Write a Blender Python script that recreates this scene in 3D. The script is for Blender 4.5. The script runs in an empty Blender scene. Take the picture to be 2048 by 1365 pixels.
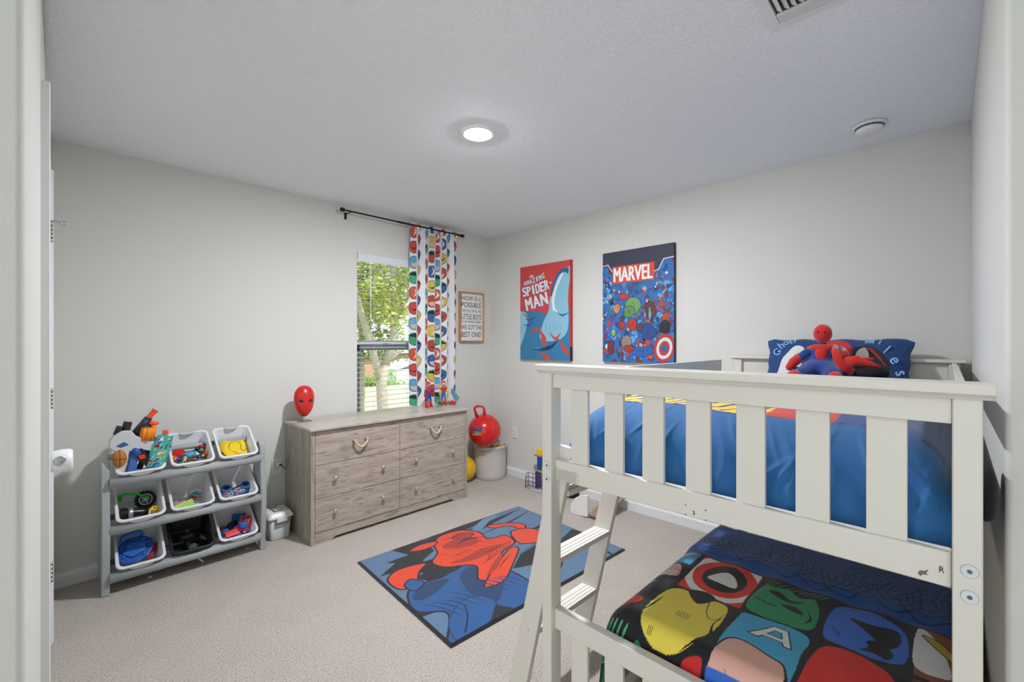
import bpy, bmesh, math, random
import numpy as np
from mathutils import Vector, Matrix, Euler

random.seed(7)
rng = np.random.default_rng(7)
SC = bpy.context.scene
COL = SC.collection
PI = math.pi

# ------------------------------------------------------------------ camera
AZ = math.radians(44.5)
cam_d = bpy.data.cameras.new('camera')
cam_d.sensor_width = 36.0
cam_d.lens = 888.0 / 2048.0 * 36.0
cam_d.shift_x = 0.0
cam_d.shift_y = 3.5 / 2048.0
cam_d.clip_start = 0.02
cam_d.clip_end = 200
cam = bpy.data.objects.new('camera', cam_d)
COL.objects.link(cam)
cam.location = (0, 0, 1.334)
cam.rotation_euler = (PI / 2, 0, AZ - PI / 2)
SC.camera = cam

# ------------------------------------------------------------------ world, sun, exposure
world = bpy.data.worlds.new('world')
SC.world = world
world.use_nodes = True
wn = world.node_tree
wn.nodes.clear()
wo = wn.nodes.new('ShaderNodeOutputWorld')
bg = wn.nodes.new('ShaderNodeBackground')
bg.inputs[0].default_value = (0.93, 0.97, 1.0, 1)
bg.inputs[1].default_value = 2.1
wn.links.new(bg.outputs[0], wo.inputs[0])
sun_d = bpy.data.lights.new('sun', 'SUN')
sun_d.energy = 5.0
sun_d.angle = math.radians(2)
sun_d.color = (1.0, 0.95, 0.86)
sun = bpy.data.objects.new('sun', sun_d)
COL.objects.link(sun)
sun.rotation_euler = (math.radians(38), 0, math.radians(200 - 180 + 12))   # from behind the house, over the back yard
SC.view_settings.view_transform = 'Standard'
SC.view_settings.look = 'None'
SC.view_settings.exposure = 0.0
SC.view_settings.gamma = 1.0
SC.view_settings.use_curve_mapping = False
LAMP = 1340.0      # ceiling light emission
HALL_FILL = 90.0      # unseen fill lamp added over the entry, watts

# ------------------------------------------------------------------ room numbers
XL, XR, YB, YN, H = -0.04, 3.19, 3.456, -0.081, 2.44
XC, YC = 1.33, 1.07        # near ends of the near wall and of the left wall

# ------------------------------------------------------------------ colour and materials
def s2l(c):
    return c / 12.92 if c <= 0.04045 else ((c + 0.055) / 1.055) ** 2.4
def hexc(h):
    h = h.lstrip('#')
    return tuple(s2l(int(h[i:i + 2], 16) / 255.0) for i in (0, 2, 4))
_m = {}
def mat(name, color='#ffffff', rough=0.5, metal=0.0, noise=0.0, nscale=20.0, bump=0.0, bscale=80.0,
        emit=None, estr=0.0, trans=0.0, alpha=1.0, ior=1.45, sss=0.0, bdist=0.002, sheen=0.0, coat=0.0, detail=3.0, attr=None, translucent=0.0):
    if name in _m:
        return _m[name]
    m = bpy.data.materials.new(name)
    m.use_nodes = True
    nt = m.node_tree
    b = nt.nodes['Principled BSDF']
    c = hexc(color) if isinstance(color, str) else color
    b.inputs['Base Color'].default_value = (*c, 1)
    b.inputs['Roughness'].default_value = rough
    b.inputs['Metallic'].default_value = metal
    b.inputs['IOR'].default_value = ior
    b.inputs['Transmission Weight'].default_value = trans
    b.inputs['Alpha'].default_value = alpha
    b.inputs['Sheen Weight'].default_value = sheen
    b.inputs['Coat Weight'].default_value = coat
    if emit:
        b.inputs['Emission Color'].default_value = (*hexc(emit), 1)
        b.inputs['Emission Strength'].default_value = estr
    tc = nt.nodes.new('ShaderNodeTexCoord')
    src = None
    if attr:
        a = nt.nodes.new('ShaderNodeAttribute')
        a.attribute_name = attr
        src = a.outputs['Color']
        nt.links.new(src, b.inputs['Base Color'])
    if noise > 0:
        n = nt.nodes.new('ShaderNodeTexNoise')
        n.inputs['Scale'].default_value = nscale
        n.inputs['Detail'].default_value = detail
        nt.links.new(tc.outputs['Object'], n.inputs['Vector'])
        mp = nt.nodes.new('ShaderNodeMapRange')
        mp.inputs['To Min'].default_value = 1 - noise
        mp.inputs['To Max'].default_value = 1 + noise
        nt.links.new(n.outputs['Fac'], mp.inputs['Value'])
        mx = nt.nodes.new('ShaderNodeMix')
        mx.data_type = 'RGBA'
        mx.blend_type = 'MULTIPLY'
        mx.inputs[0].default_value = 1.0
        if src:
            nt.links.new(src, mx.inputs[6])
        else:
            mx.inputs[6].default_value = (*c, 1)
        nt.links.new(mp.outputs[0], mx.inputs[7])
        nt.links.new(mx.outputs[2], b.inputs['Base Color'])
    if bump > 0:
        n2 = nt.nodes.new('ShaderNodeTexNoise')
        n2.inputs['Scale'].default_value = bscale
        n2.inputs['Detail'].default_value = 4
        nt.links.new(tc.outputs['Object'], n2.inputs['Vector'])
        bp = nt.nodes.new('ShaderNodeBump')
        bp.inputs['Strength'].default_value = bump
        bp.inputs['Distance'].default_value = bdist
        nt.links.new(n2.outputs['Fac'], bp.inputs['Height'])
        nt.links.new(bp.outputs[0], b.inputs['Normal'])
    if translucent > 0:
        tr = nt.nodes.new('ShaderNodeBsdfTranslucent')
        if src:
            nt.links.new(src, tr.inputs[0])
        else:
            tr.inputs[0].default_value = (*c, 1)
        ms = nt.nodes.new('ShaderNodeMixShader')
        ms.inputs[0].default_value = translucent
        out = nt.nodes['Material Output']
        nt.links.new(b.outputs[0], ms.inputs[1])
        nt.links.new(tr.outputs[0], ms.inputs[2])
        nt.links.new(ms.outputs[0], out.inputs[0])
    _m[name] = m
    return m

def wood_mat(name, base, dark, light, grain=(1, 1, 1), knots=True, rough=0.55):
    """weathered wood: grain runs along the axis with the small scale"""
    m = bpy.data.materials.new(name)
    m.use_nodes = True
    nt = m.node_tree
    b = nt.nodes['Principled BSDF']
    b.inputs['Roughness'].default_value = rough
    tc = nt.nodes.new('ShaderNodeTexCoord')
    mp = nt.nodes.new('ShaderNodeMapping')
    mp.inputs['Scale'].default_value = grain
    nt.links.new(tc.outputs['Object'], mp.inputs['Vector'])
    def noise(scale, detail, dist=0.0):
        n = nt.nodes.new('ShaderNodeTexNoise')
        n.inputs['Scale'].default_value = scale
        n.inputs['Detail'].default_value = detail
        n.inputs['Distortion'].default_value = dist
        nt.links.new(mp.outputs[0], n.inputs['Vector'])
        return n
    n1 = noise(1.6, 6, 0.8)
    n2 = noise(7.0, 5, 0.4)
    r1 = nt.nodes.new('ShaderNodeValToRGB')
    r1.color_ramp.elements[0].position = 0.30
    r1.color_ramp.elements[0].color = (*hexc(base), 1)
    r1.color_ramp.elements[1].position = 0.68
    r1.color_ramp.elements[1].color = (*hexc(light), 1)
    nt.links.new(n1.outputs['Fac'], r1.inputs[0])
    r2 = nt.nodes.new('ShaderNodeValToRGB')
    r2.color_ramp.elements[0].position = 0.53
    r2.color_ramp.elements[0].color = (0, 0, 0, 1)
    r2.color_ramp.elements[1].position = 0.72
    r2.color_ramp.elements[1].color = (0.75, 0.75, 0.75, 1)
    nt.links.new(n2.outputs['Fac'], r2.inputs[0])
    mx = nt.nodes.new('ShaderNodeMix')
    mx.data_type = 'RGBA'
    nt.links.new(r2.outputs[0], mx.inputs[0])
    nt.links.new(r1.outputs[0], mx.inputs[6])
    mx.inputs[7].default_value = (*hexc(dark), 1)
    last = mx.outputs[2]
    if knots:
        mp2 = nt.nodes.new('ShaderNodeMapping')
        mp2.inputs['Scale'].default_value = tuple(min(1.0, 0.35 + g * 0.09) for g in grain)
        nt.links.new(tc.outputs['Object'], mp2.inputs['Vector'])
        v = nt.nodes.new('ShaderNodeTexVoronoi')
        v.inputs['Scale'].default_value = 5.5
        nt.links.new(mp2.outputs[0], v.inputs['Vector'])
        r3 = nt.nodes.new('ShaderNodeValToRGB')
        r3.color_ramp.elements[0].position = 0.05
        r3.color_ramp.elements[0].color = (0.8, 0.8, 0.8, 1)
        r3.color_ramp.elements[1].position = 0.16
        r3.color_ramp.elements[1].color = (0, 0, 0, 1)
        nt.links.new(v.outputs['Distance'], r3.inputs[0])
        n3 = noise(3.0, 4, 1.0)
        mul = nt.nodes.new('ShaderNodeMath')
        mul.operation = 'MULTIPLY'
        nt.links.new(r3.outputs[0], mul.inputs[0])
        nt.links.new(n3.outputs['Fac'], mul.inputs[1])
        mk = nt.nodes.new('ShaderNodeMix')
        mk.data_type = 'RGBA'
        nt.links.new(mul.outputs[0], mk.inputs[0])
        nt.links.new(last, mk.inputs[6])
        mk.inputs[7].default_value = (*hexc('#5c5148'), 1)
        last = mk.outputs[2]
    nt.links.new(last, b.inputs['Base Color'])
    bp = nt.nodes.new('ShaderNodeBump')
    bp.inputs['Strength'].default_value = 0.15
    bp.inputs['Distance'].default_value = 0.002
    nt.links.new(n2.outputs['Fac'], bp.inputs['Height'])
    nt.links.new(bp.outputs[0], b.inputs['Normal'])
    return m

# ------------------------------------------------------------------ object helpers
def tag(o, label=None, cat=None, group=None, kind=None):
    if label: o['label'] = label
    if cat: o['category'] = cat
    if group: o['group'] = group
    if kind: o['kind'] = kind
    return o

def empty(name, loc=(0, 0, 0), rz=0.0, label=None, cat=None, group=None):
    o = bpy.data.objects.new(name, None)
    o.empty_display_size = 0.05
    COL.objects.link(o)
    o.location = loc
    o.rotation_euler = (0, 0, rz)
    return tag(o, label, cat, group)

class MB:
    """collects shapes into one mesh"""
    def __init__(s):
        s.v = []; s.f = []; s.mi = []; s.sm = []
    def add(s, verts, faces, mi=0, smooth=False, M=None):
        o = len(s.v)
        for p in verts:
            p = Vector(p)
            if M is not None: p = M @ p
            s.v.append(tuple(p))
        for f in faces:
            s.f.append(tuple(i + o for i in f)); s.mi.append(mi); s.sm.append(smooth)
        return s
    def box(s, x0, x1, y0, y1, z0, z1, mi=0, M=None):
        v = [(x, y, z) for z in (z0, z1) for y in (y0, y1) for x in (x0, x1)]
        f = [(0, 2, 3, 1), (4, 5, 7, 6), (0, 1, 5, 4), (2, 6, 7, 3), (0, 4, 6, 2), (1, 3, 7, 5)]
        return s.add(v, f, mi, False, M)
    def prism(s, pts, h0, h1, axis='z', mi=0, M=None, smooth=False):
        """polygon (a,b) extruded along axis from h0 to h1; axis x: (y,z); y: (x,z); z: (x,y)"""
        def P(a, b, h):
            return {'x': (h, a, b), 'y': (a, h, b), 'z': (a, b, h)}[axis]
        n = len(pts)
        v = [P(a, b, h0) for a, b in pts] + [P(a, b, h1) for a, b in pts]
        f = [tuple(range(n))[::-1], tuple(range(n, 2 * n))]
        s.add(v, f, mi, False, M)
        o = len(s.v) - 2 * n
        for i in range(n):
            j = (i + 1) % n
            s.f.append((o + i, o + j, o + n + j, o + n + i)); s.mi.append(mi); s.sm.append(smooth)
        return s
    def tube(s, path, r, seg=10, mi=0, closed=False, caps=True, M=None, flat=1.0):
        path = [Vector(p) for p in path]
        n = len(path)
        rs = r if isinstance(r, (list, tuple)) else [r] * n
        rings = []
        up = Vector((0, 0, 1))
        prev = None
        v = []
        for i in range(n):
            a = path[(i - 1) % n] if (closed or i > 0) else path[i]
            c = path[(i + 1) % n] if (closed or i < n - 1) else path[i]
            t = (c - a)
            t = t.normalized() if t.length > 1e-9 else Vector((0, 0, 1))
            if prev is None:
                x = t.cross(up)
                if x.length < 1e-3: x = t.cross(Vector((1, 0, 0)))
                x.normalize()
            else:
                x = prev - t * prev.dot(t)
                if x.length < 1e-6: x = t.orthogonal()
                x.normalize()
            prev = x
            y = t.cross(x)
            for k in range(seg):
                an = 2 * PI * k / seg
                v.append(path[i] + x * math.cos(an) * rs[i] + y * math.sin(an) * rs[i] * flat)
        f = []
        m = n if closed else n - 1
        for i in range(m):
            j = (i + 1) % n
            for k in range(seg):
                l = (k + 1) % seg
                f.append((i * seg + k, i * seg + l, j * seg + l, j * seg + k))
        s.add(v, f, mi, True, M)
        if caps and not closed:
            o = len(s.v) - n * seg
            s.f.append(tuple(o + k for k in range(seg))[::-1]); s.mi.append(mi); s.sm.append(False)
            s.f.append(tuple(o + (n - 1) * seg + k for k in range(seg))); s.mi.append(mi); s.sm.append(False)
        return s
    def cyl(s, p0, p1, r0, r1=None, seg=20, mi=0, M=None):
        return s.tube([p0, p1], [r0, r0 if r1 is None else r1], seg, mi, M=M)
    def lathe(s, prof, c=(0, 0, 0), seg=32, mi=0, M=None, smooth=True):
        v = []; f = []
        n = len(prof)
        for r, z in prof:
            for k in range(seg):
                an = 2 * PI * k / seg
                v.append((c[0] + r * math.cos(an), c[1] + r * math.sin(an), c[2] + z))
        for i in range(n - 1):
            for k in range(seg):
                l = (k + 1) % seg
                f.append((i * seg + k, i * seg + l, (i + 1) * seg + l, (i + 1) * seg + k))
        return s.add(v, f, mi, smooth, M)
    def ell(s, c, r, nu=20, nv=12, mi=0, M=None, rot=None, e=1.0):
        """ellipsoid; e<1 makes it boxier"""
        if not isinstance(r, (list, tuple)): r = (r, r, r)
        R = Euler(rot).to_matrix() if rot else None
        def pw(x): return math.copysign(abs(x) ** e, x)
        v = []; f = []
        for i in range(nv + 1):
            th = PI * i / nv
            for k in range(nu):
                ph = 2 * PI * k / nu
                p = Vector((r[0] * pw(math.sin(th)) * pw(math.cos(ph)), r[1] * pw(math.sin(th)) * pw(math.sin(ph)), r[2] * pw(math.cos(th))))
                if R: p = R @ p
                v.append(p + Vector(c))
        for i in range(nv):
            for k in range(nu):
                l = (k + 1) % nu
                f.append((i * nu + k, (i + 1) * nu + k, (i + 1) * nu + l, i * nu + l))
        return s.add(v, f, mi, True, M)
    def mesh(s, name):
        me = bpy.data.meshes.new(name)
        me.from_pydata(s.v, [], s.f)
        me.polygons.foreach_set('material_index', s.mi)
        me.polygons.foreach_set('use_smooth', s.sm)
        bm = bmesh.new(); bm.from_mesh(me)
        bmesh.ops.remove_doubles(bm, verts=bm.verts, dist=1e-6)
        bmesh.ops.recalc_face_normals(bm, faces=bm.faces)
        bm.to_mesh(me); bm.free()
        me.update()
        return me
    def build(s, name, mats, parent=None, bevel=0.0, bseg=2, sub=0, loc=None, rot=None):
        me = s.mesh(name)
        for m in (mats if isinstance(mats, (list, tuple)) else [mats]):
            me.materials.append(m)
        o = bpy.data.objects.new(name, me)
        COL.objects.link(o)
        if parent: o.parent = parent
        if loc: o.location = loc
        if rot: o.rotation_euler = rot
        if bevel > 0:
            b = o.modifiers.new('bevel', 'BEVEL')
            b.width = bevel; b.segments = bseg; b.limit_method = 'ANGLE'; b.angle_limit = math.radians(35)
            b.use_clamp_overlap = True
            w = o.modifiers.new('wn', 'WEIGHTED_NORMAL')
            for p in me.polygons: p.use_smooth = True
        if sub:
            q = o.modifiers.new('sub', 'SUBSURF'); q.levels = sub; q.render_levels = sub
            for p in me.polygons: p.use_smooth = True
        return o

def copy_tree(o, parent=None):
    c = o.copy()
    COL.objects.link(c)
    c.parent = parent
    for ch in [x for x in o.children]:
        copy_tree(ch, c)
    return c

def T(x, y, z): return Matrix.Translation((x, y, z))
def R(deg, ax): return Matrix.Rotation(math.radians(deg), 4, ax)
def S3(x, y, z): return Matrix.Diagonal((x, y, z, 1))

def skin(name, pts, edges, m, parent=None, sub=2, loc=None):
    """one continuous body grown from joints: pts = [(x,y,z,r)], edges = [(i,j)]"""
    me = bpy.data.meshes.new(name)
    me.from_pydata([p[:3] for p in pts], edges, [])
    me.materials.append(m)
    o = bpy.data.objects.new(name, me)
    COL.objects.link(o)
    if parent: o.parent = parent
    if loc: o.location = loc
    sk = o.modifiers.new('skin', 'SKIN')
    for i, p in enumerate(pts):
        r = p[3]
        me.skin_vertices[0].data[i].radius = (r, r) if not isinstance(r, tuple) else r
        me.skin_vertices[0].data[i].use_root = (i == 0)
    sk.use_smooth_shade = True
    q = o.modifiers.new('sub', 'SUBSURF'); q.levels = sub; q.render_levels = sub
    return o

# text as mesh, stretched to fill a rectangle (local x right, z up, facing -y), thickness t
def text_mesh(name, txt, m, w, h, parent=None, M=None, bold=0.0, t=0.0006, keep=False, dup=0.0):
    cu = bpy.data.curves.new(name, 'FONT')
    cu.body = txt
    cu.size = 1.0
    cu.offset = bold
    cu.extrude = 0.01
    cu.resolution_u = 3
    tmp = bpy.data.objects.new(name, cu)
    COL.objects.link(tmp)
    dg = bpy.context.evaluated_depsgraph_get()
    dg.update()
    me = bpy.data.meshes.new_from_object(tmp.evaluated_get(dg))
    bpy.data.objects.remove(tmp)
    me.name = name
    n = len(me.vertices)
    co = np.zeros(n * 3, 'f'); me.vertices.foreach_get('co', co); co = co.reshape(-1, 3)
    mn, mx = co.min(0), co.max(0)
    sz = np.maximum(mx - mn, 1e-6)
    out = np.zeros_like(co)
    sx = w / sz[0]; sy = h / sz[1]
    if keep: sx = sy = min(sx, sy)
    cx = (mn[0] + mx[0]) / 2; cy = (mn[1] + mx[1]) / 2
    out[:, 0] = (co[:, 0] - cx) * sx
    out[:, 2] = (co[:, 1] - cy) * sy
    out[:, 1] = -(co[:, 2] - mn[2]) / sz[2] * t
    me.vertices.foreach_set('co', out.reshape(-1))
    if dup:
        bm = bmesh.new()
        for k, (ax, az) in enumerate(((0, 0), (-1, 0), (1, 0), (-0.5, 0.5), (0.5, -0.5))):
            t2 = me.copy(); t2.transform(Matrix.Translation((ax * dup, -k * 0.00003, az * dup))); bm.from_mesh(t2); bpy.data.meshes.remove(t2)
        bm.to_mesh(me); bm.free()
    me.materials.clear(); me.materials.append(m)
    if M is not None: me.transform(M)
    me.update()
    o = bpy.data.objects.new(name, me)
    COL.objects.link(o)
    if parent: o.parent = parent
    return o

# painted cloth and prints: colours sit in a colour attribute on a fine grid
def catmull(pts, n=8):
    P = [np.array(p, float) for p in pts]
    out = []
    k = len(P)
    for i in range(k):
        a, b, c, d = P[(i - 1) % k], P[i], P[(i + 1) % k], P[(i + 2) % k]
        for j in range(n):
            t = j / n
            out.append(0.5 * ((2 * b) + (-a + c) * t + (2 * a - 5 * b + 4 * c - d) * t * t + (-a + 3 * b - 3 * c + d) * t ** 3))
    return np.array(out)
class Paint:
    def __init__(s, U, V, base):
        s.U = U; s.V = V
        s.c = np.tile(np.array(hexc(base)), (len(U), 1))
    def put(s, mask, col):
        s.c[mask] = hexc(col) if isinstance(col, str) else col
    def inside(s, pts, smooth=True):
        P = catmull(pts) if smooth else np.array(pts, float)
        m = np.zeros(len(s.U), bool)
        lo, hi = P.min(0), P.max(0)
        idx = np.where((s.U >= lo[0]) & (s.U <= hi[0]) & (s.V >= lo[1]) & (s.V <= hi[1]))[0]
        if len(idx) == 0: return m
        u, v = s.U[idx], s.V[idx]
        ins = np.zeros(len(idx), bool)
        x1, y1 = P[:, 0], P[:, 1]
        x2, y2 = np.roll(x1, -1), np.roll(y1, -1)
        for a, b, c, d in zip(x1, y1, x2, y2):
            if b == d: continue
            cond = ((b > v) != (d > v)) & (u < (c - a) * (v - b) / (d - b) + a)
            ins ^= cond
        m[idx] = ins
        return m
    def poly(s, pts, col, smooth=True, line=None, lw=0.0):
        s.put(s.inside(pts, smooth), col)
        if line: s.stroke(pts, line, lw, closed=True, smooth=smooth)
        return s
    def stroke(s, pts, col, w, closed=False, smooth=True, taper=False):
        if smooth and closed: P = catmull(pts, 5)
        elif smooth:
            Q = [pts[0]] + list(pts) + [pts[-1]]
            P = catmull(Q, 6)[6:(len(pts)) * 6 + 1]
        else: P = np.array(pts, float)
        n = len(P)
        lo, hi = P.min(0) - w, P.max(0) + w
        idx = np.where((s.U >= lo[0]) & (s.U <= hi[0]) & (s.V >= lo[1]) & (s.V <= hi[1]))[0]
        if len(idx) == 0: return s
        u, v = s.U[idx], s.V[idx]
        hit = np.zeros(len(idx), bool)
        for i in range(n if closed else n - 1):
            a, b = P[i], P[(i + 1) % n]
            d = b - a; L = (d ** 2).sum()
            if L < 1e-12: continue
            t = np.clip(((u - a[0]) * d[0] + (v - a[1]) * d[1]) / L, 0, 1)
            dist = np.hypot(u - a[0] - t * d[0], v - a[1] - t * d[1])
            ww = w * (1 - abs(2 * (i + 0.5) / n - 1)) if taper else w
            hit |= dist < ww
        m = np.zeros(len(s.U), bool); m[idx] = hit
        s.put(m, col)
        return s
    def oval(s, cx, cy, rx, ry, col, rot=0.0, line=None, lw=0.0):
        c, n = math.cos(rot), math.sin(rot)
        x = (s.U - cx) * c + (s.V - cy) * n
        y = -(s.U - cx) * n + (s.V - cy) * c
        if line: s.put((x / (rx + lw)) ** 2 + (y / (ry + lw)) ** 2 < 1, line)
        s.put((x / rx) ** 2 + (y / ry) ** 2 < 1, col)
        return s

def grid_obj(name, pos, nu, nv, m, parent=None, paint=None, thick=0.0, sub=0, uvr=(0, 1, 0, 1)):
    """pos(U,V)->(N,3); paint(U,V)->(N,3) linear colours"""
    u = np.linspace(uvr[0], uvr[1], nu); v = np.linspace(uvr[2], uvr[3], nv)
    U, V = np.meshgrid(u, v)
    U = U.ravel(); V = V.ravel()
    P = pos(U, V)
    i = np.arange((nu - 1) * (nv - 1))
    a = (i // (nu - 1)) * nu + i % (nu - 1)
    F = np.stack([a, a + 1, a + 1 + nu, a + nu], 1)
    me = bpy.data.meshes.new(name)
    me.vertices.add(len(P)); me.vertices.foreach_set('co', P.astype('f').ravel())
    me.loops.add(len(F) * 4); me.loops.foreach_set('vertex_index', F.astype('i').ravel())
    me.polygons.add(len(F))
    me.polygons.foreach_set('loop_start', np.arange(len(F), dtype='i') * 4)
    me.polygons.foreach_set('loop_total', np.full(len(F), 4, dtype='i'))
    me.polygons.foreach_set('use_smooth', np.ones(len(F), bool))
    me.update(calc_edges=True)
    me.validate()
    if paint is not None:
        c = paint(U, V)
        at = me.color_attributes.new('Col', 'FLOAT_COLOR', 'POINT')
        at.data.foreach_set('color', np.hstack([c, np.ones((len(c), 1))]).astype('f').ravel())
    me.materials.append(m)
    o = bpy.data.objects.new(name, me)
    COL.objects.link(o)
    if parent: o.parent = parent
    if thick:
        q = o.modifiers.new('solid', 'SOLIDIFY'); q.thickness = thick; q.offset = -1
    return o

def fbm(x, y, seed=0, octs=4, scale=1.0):
    r = np.random.default_rng(seed)
    out = np.zeros_like(x)
    amp = 1.0
    for k in range(octs):
        for j in range(4):
            a = r.uniform(0, 2 * PI); f = scale * (2 ** k) * r.uniform(0.7, 1.4); ph = r.uniform(0, 2 * PI)
            out += amp * np.sin((x * math.cos(a) + y * math.sin(a)) * f + ph + 1.3 * np.sin((x * math.sin(a) - y * math.cos(a)) * f * 0.7 + ph * 2))
        amp *= 0.5
    return out / 6.0

def rrect(hw, hl, r, cy, z, n=6):
    out = []
    for (sx, sy, a0) in ((1, 1, 0), (-1, 1, 90), (-1, -1, 180), (1, -1, 270)):
        for k in range(n + 1):
            a = math.radians(a0 + 90 * k / n)
            out.append((sx * (hw - r) + r * math.cos(a), cy + sy * (hl - r) + r * math.sin(a), z))
    return out
def loft(mb, rings, mi=0, cap0=True, cap1=True, sm=True):
    n = len(rings[0]); v = [p for r_ in rings for p in r_]; f = []
    for i in range(len(rings) - 1):
        for k in range(n):
            l = (k + 1) % n
            f.append((i * n + k, i * n + l, (i + 1) * n + l, (i + 1) * n + k))
    if cap0: f.append(tuple(range(n))[::-1])
    if cap1: f.append(tuple((len(rings) - 1) * n + k for k in range(n)))
    mb.add(v, f, mi, sm)
    return mb
# common materials
WALL = mat('wall_paint', '#d5d5cf', 0.75, bump=0.25, bscale=170, bdist=0.0015)
TRIM = mat('trim_paint', '#e2e4e4', 0.35)
DOORW = mat('door_paint', '#dfe3e4', 0.4)
BEDW = mat('bed_paint', '#dcd8cf', 0.33, bump=0.03, bscale=40)
PLW = mat('white_plastic', '#e8e8e8', 0.35)
BLACK = mat('black_plastic', '#101113', 0.4)
DARK = mat('dark_plastic', '#26282b', 0.4)
METAL = mat('brushed_metal', '#b9bcbd', 0.3, metal=1.0)
SLIT = mat('slot_black', '#1b1b1c', 0.8)

# ================================================================== THE SETTING
def struct(o):
    o['kind'] = 'structure'
    return o

def carpet_mat():
    m = bpy.data.materials.new('carpet')
    m.use_nodes = True
    nt = m.node_tree
    b = nt.nodes['Principled BSDF']
    b.inputs['Roughness'].default_value = 0.95
    b.inputs['Sheen Weight'].default_value = 0.15
    tc = nt.nodes.new('ShaderNodeTexCoord')
    def noise(scale, detail, rough=0.5):
        n = nt.nodes.new('ShaderNodeTexNoise')
        n.inputs['Scale'].default_value = scale; n.inputs['Detail'].default_value = detail
        n.inputs['Roughness'].default_value = rough
        nt.links.new(tc.outputs['Object'], n.inputs['Vector'])
        return n
    n1 = noise(150, 4, 0.75)
    r = nt.nodes.new('ShaderNodeValToRGB')
    e = r.color_ramp.elements
    e[0].position = 0.33; e[0].color = (*hexc('#574c43'), 1)
    e[1].position = 0.60; e[1].color = (*hexc('#c9c0b6'), 1)
    k = e.new(0.44); k.color = (*hexc('#b0a69b'), 1)
    nt.links.new(n1.outputs['Fac'], r.inputs[0])
    n2 = noise(5, 3)
    mp = nt.nodes.new('ShaderNodeMapRange')
    mp.inputs['To Min'].default_value = 0.90; mp.inputs['To Max'].default_value = 1.10
    nt.links.new(n2.outputs['Fac'], mp.inputs['Value'])
    mx = nt.nodes.new('ShaderNodeMix'); mx.data_type = 'RGBA'; mx.blend_type = 'MULTIPLY'; mx.inputs[0].default_value = 1
    nt.links.new(r.outputs[0], mx.inputs[6]); nt.links.new(mp.outputs[0], mx.inputs[7])
    nt.links.new(mx.outputs[2], b.inputs['Base Color'])
    bp = nt.nodes.new('ShaderNodeBump')
    bp.inputs['Strength'].default_value = 0.8; bp.inputs['Distance'].default_value = 0.006
    nt.links.new(n1.outputs['Fac'], bp.inputs['Height'])
    nt.links.new(bp.outputs[0], b.inputs['Normal'])
    return m

def ceiling_mat():
    m = bpy.data.materials.new('ceiling_texture')
    m.use_nodes = True
    nt = m.node_tree
    b = nt.nodes['Principled BSDF']
    b.inputs['Base Color'].default_value = (*hexc('#eff4f8'), 1)
    b.inputs['Roughness'].default_value = 0.85
    tc = nt.nodes.new('ShaderNodeTexCoord')
    n = nt.nodes.new('ShaderNodeTexNoise')
    n.inputs['Scale'].default_value = 42; n.inputs['Detail'].default_value = 4; n.inputs['Distortion'].default_value = 1.2
    nt.links.new(tc.outputs['Object'], n.inputs['Vector'])
    r = nt.nodes.new('ShaderNodeValToRGB')
    r.color_ramp.elements[0].position = 0.46; r.color_ramp.elements[1].position = 0.56
    nt.links.new(n.outputs['Fac'], r.inputs[0])
    bp = nt.nodes.new('ShaderNodeBump')
    bp.inputs['Strength'].default_value = 0.55; bp.inputs['Distance'].default_value = 0.0025
    nt.links.new(r.outputs[0], bp.inputs['Height'])
    nt.links.new(bp.outputs[0], b.inputs['Normal'])
    return m

struct(MB().box(-1.7, 3.4, -1.7, 3.7, -0.12, 0).build('floor', carpet_mat()))
struct(MB().box(-1.7, 3.4, -1.7, 3.7, H, H + 0.12).build('ceiling', ceiling_mat()))
struct(MB().box(XR, XR + 0.12, YN - 0.12, YB + 0.14, 0, H).build('wall_right', WALL))
# window wall with its opening
WX0, WX1, WZ0, WZ1 = 1.705, 2.62, 0.62, 2.075
struct(MB().box(XL - 0.12, WX0, YB, YB + 0.14, 0, H).box(WX1, XR, YB, YB + 0.14, 0, H)
       .box(WX0, WX1, YB, YB + 0.14, 0, WZ0).box(WX0, WX1, YB, YB + 0.14, WZ1, H).build('wall_back', WALL))
# left wall (closet door) with its near corner turning away, and the near wall likewise
DY0, DY1, DZ = 1.945, 2.80, 2.045
struct(MB().prism([(-1.7, YC), (XL, YC), (XL, DY0), (XL - 0.12, DY0), (XL - 0.12, YC + 0.12), (-1.7, YC + 0.12)], 0, H)
       .box(XL - 0.12, XL, DY1, YB, 0, H).box(XL - 0.12, XL, DY0, DY1, DZ, H).build('wall_left', WALL, bevel=0.012, bseg=4))
struct(MB().prism([(XC, YN), (XR, YN), (XR, YN - 0.12), (XC + 0.12, YN - 0.12), (XC + 0.12, -1.7), (XC, -1.7)], 0, H)
       .build('wall_near', WALL, bevel=0.012, bseg=4))

struct(MB().box(-1.7, XC, -1.7, -1.58, 0, H).build('wall_light_block', WALL))  # unseen wall, added to hold sky light back from the left return

def base_profile(t=0.014, h=0.085):
    return [(0, 0), (t, 0), (t, h * 0.72), (t * 0.8, h * 0.80), (t * 0.45, h * 0.86), (t * 0.4, h), (0, h)]
bp = base_profile()
struct(MB().prism([(YB - a, z) for a, z in bp], XL, XR, 'x').build('baseboard_back', TRIM))
struct(MB().prism([(XR - a, z) for a, z in bp], YN, YB, 'y').build('baseboard_right', TRIM))
struct(MB().prism([(YN + a, z) for a, z in bp], XC, XR, 'x').build('baseboard_near', TRIM))
struct(MB().prism([(XL + a, z) for a, z in bp], DY1 + 0.057, YB, 'y').prism([(XL + a, z) for a, z in bp], YC, DY0 - 0.057, 'y').build('baseboard_left', TRIM))

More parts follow.
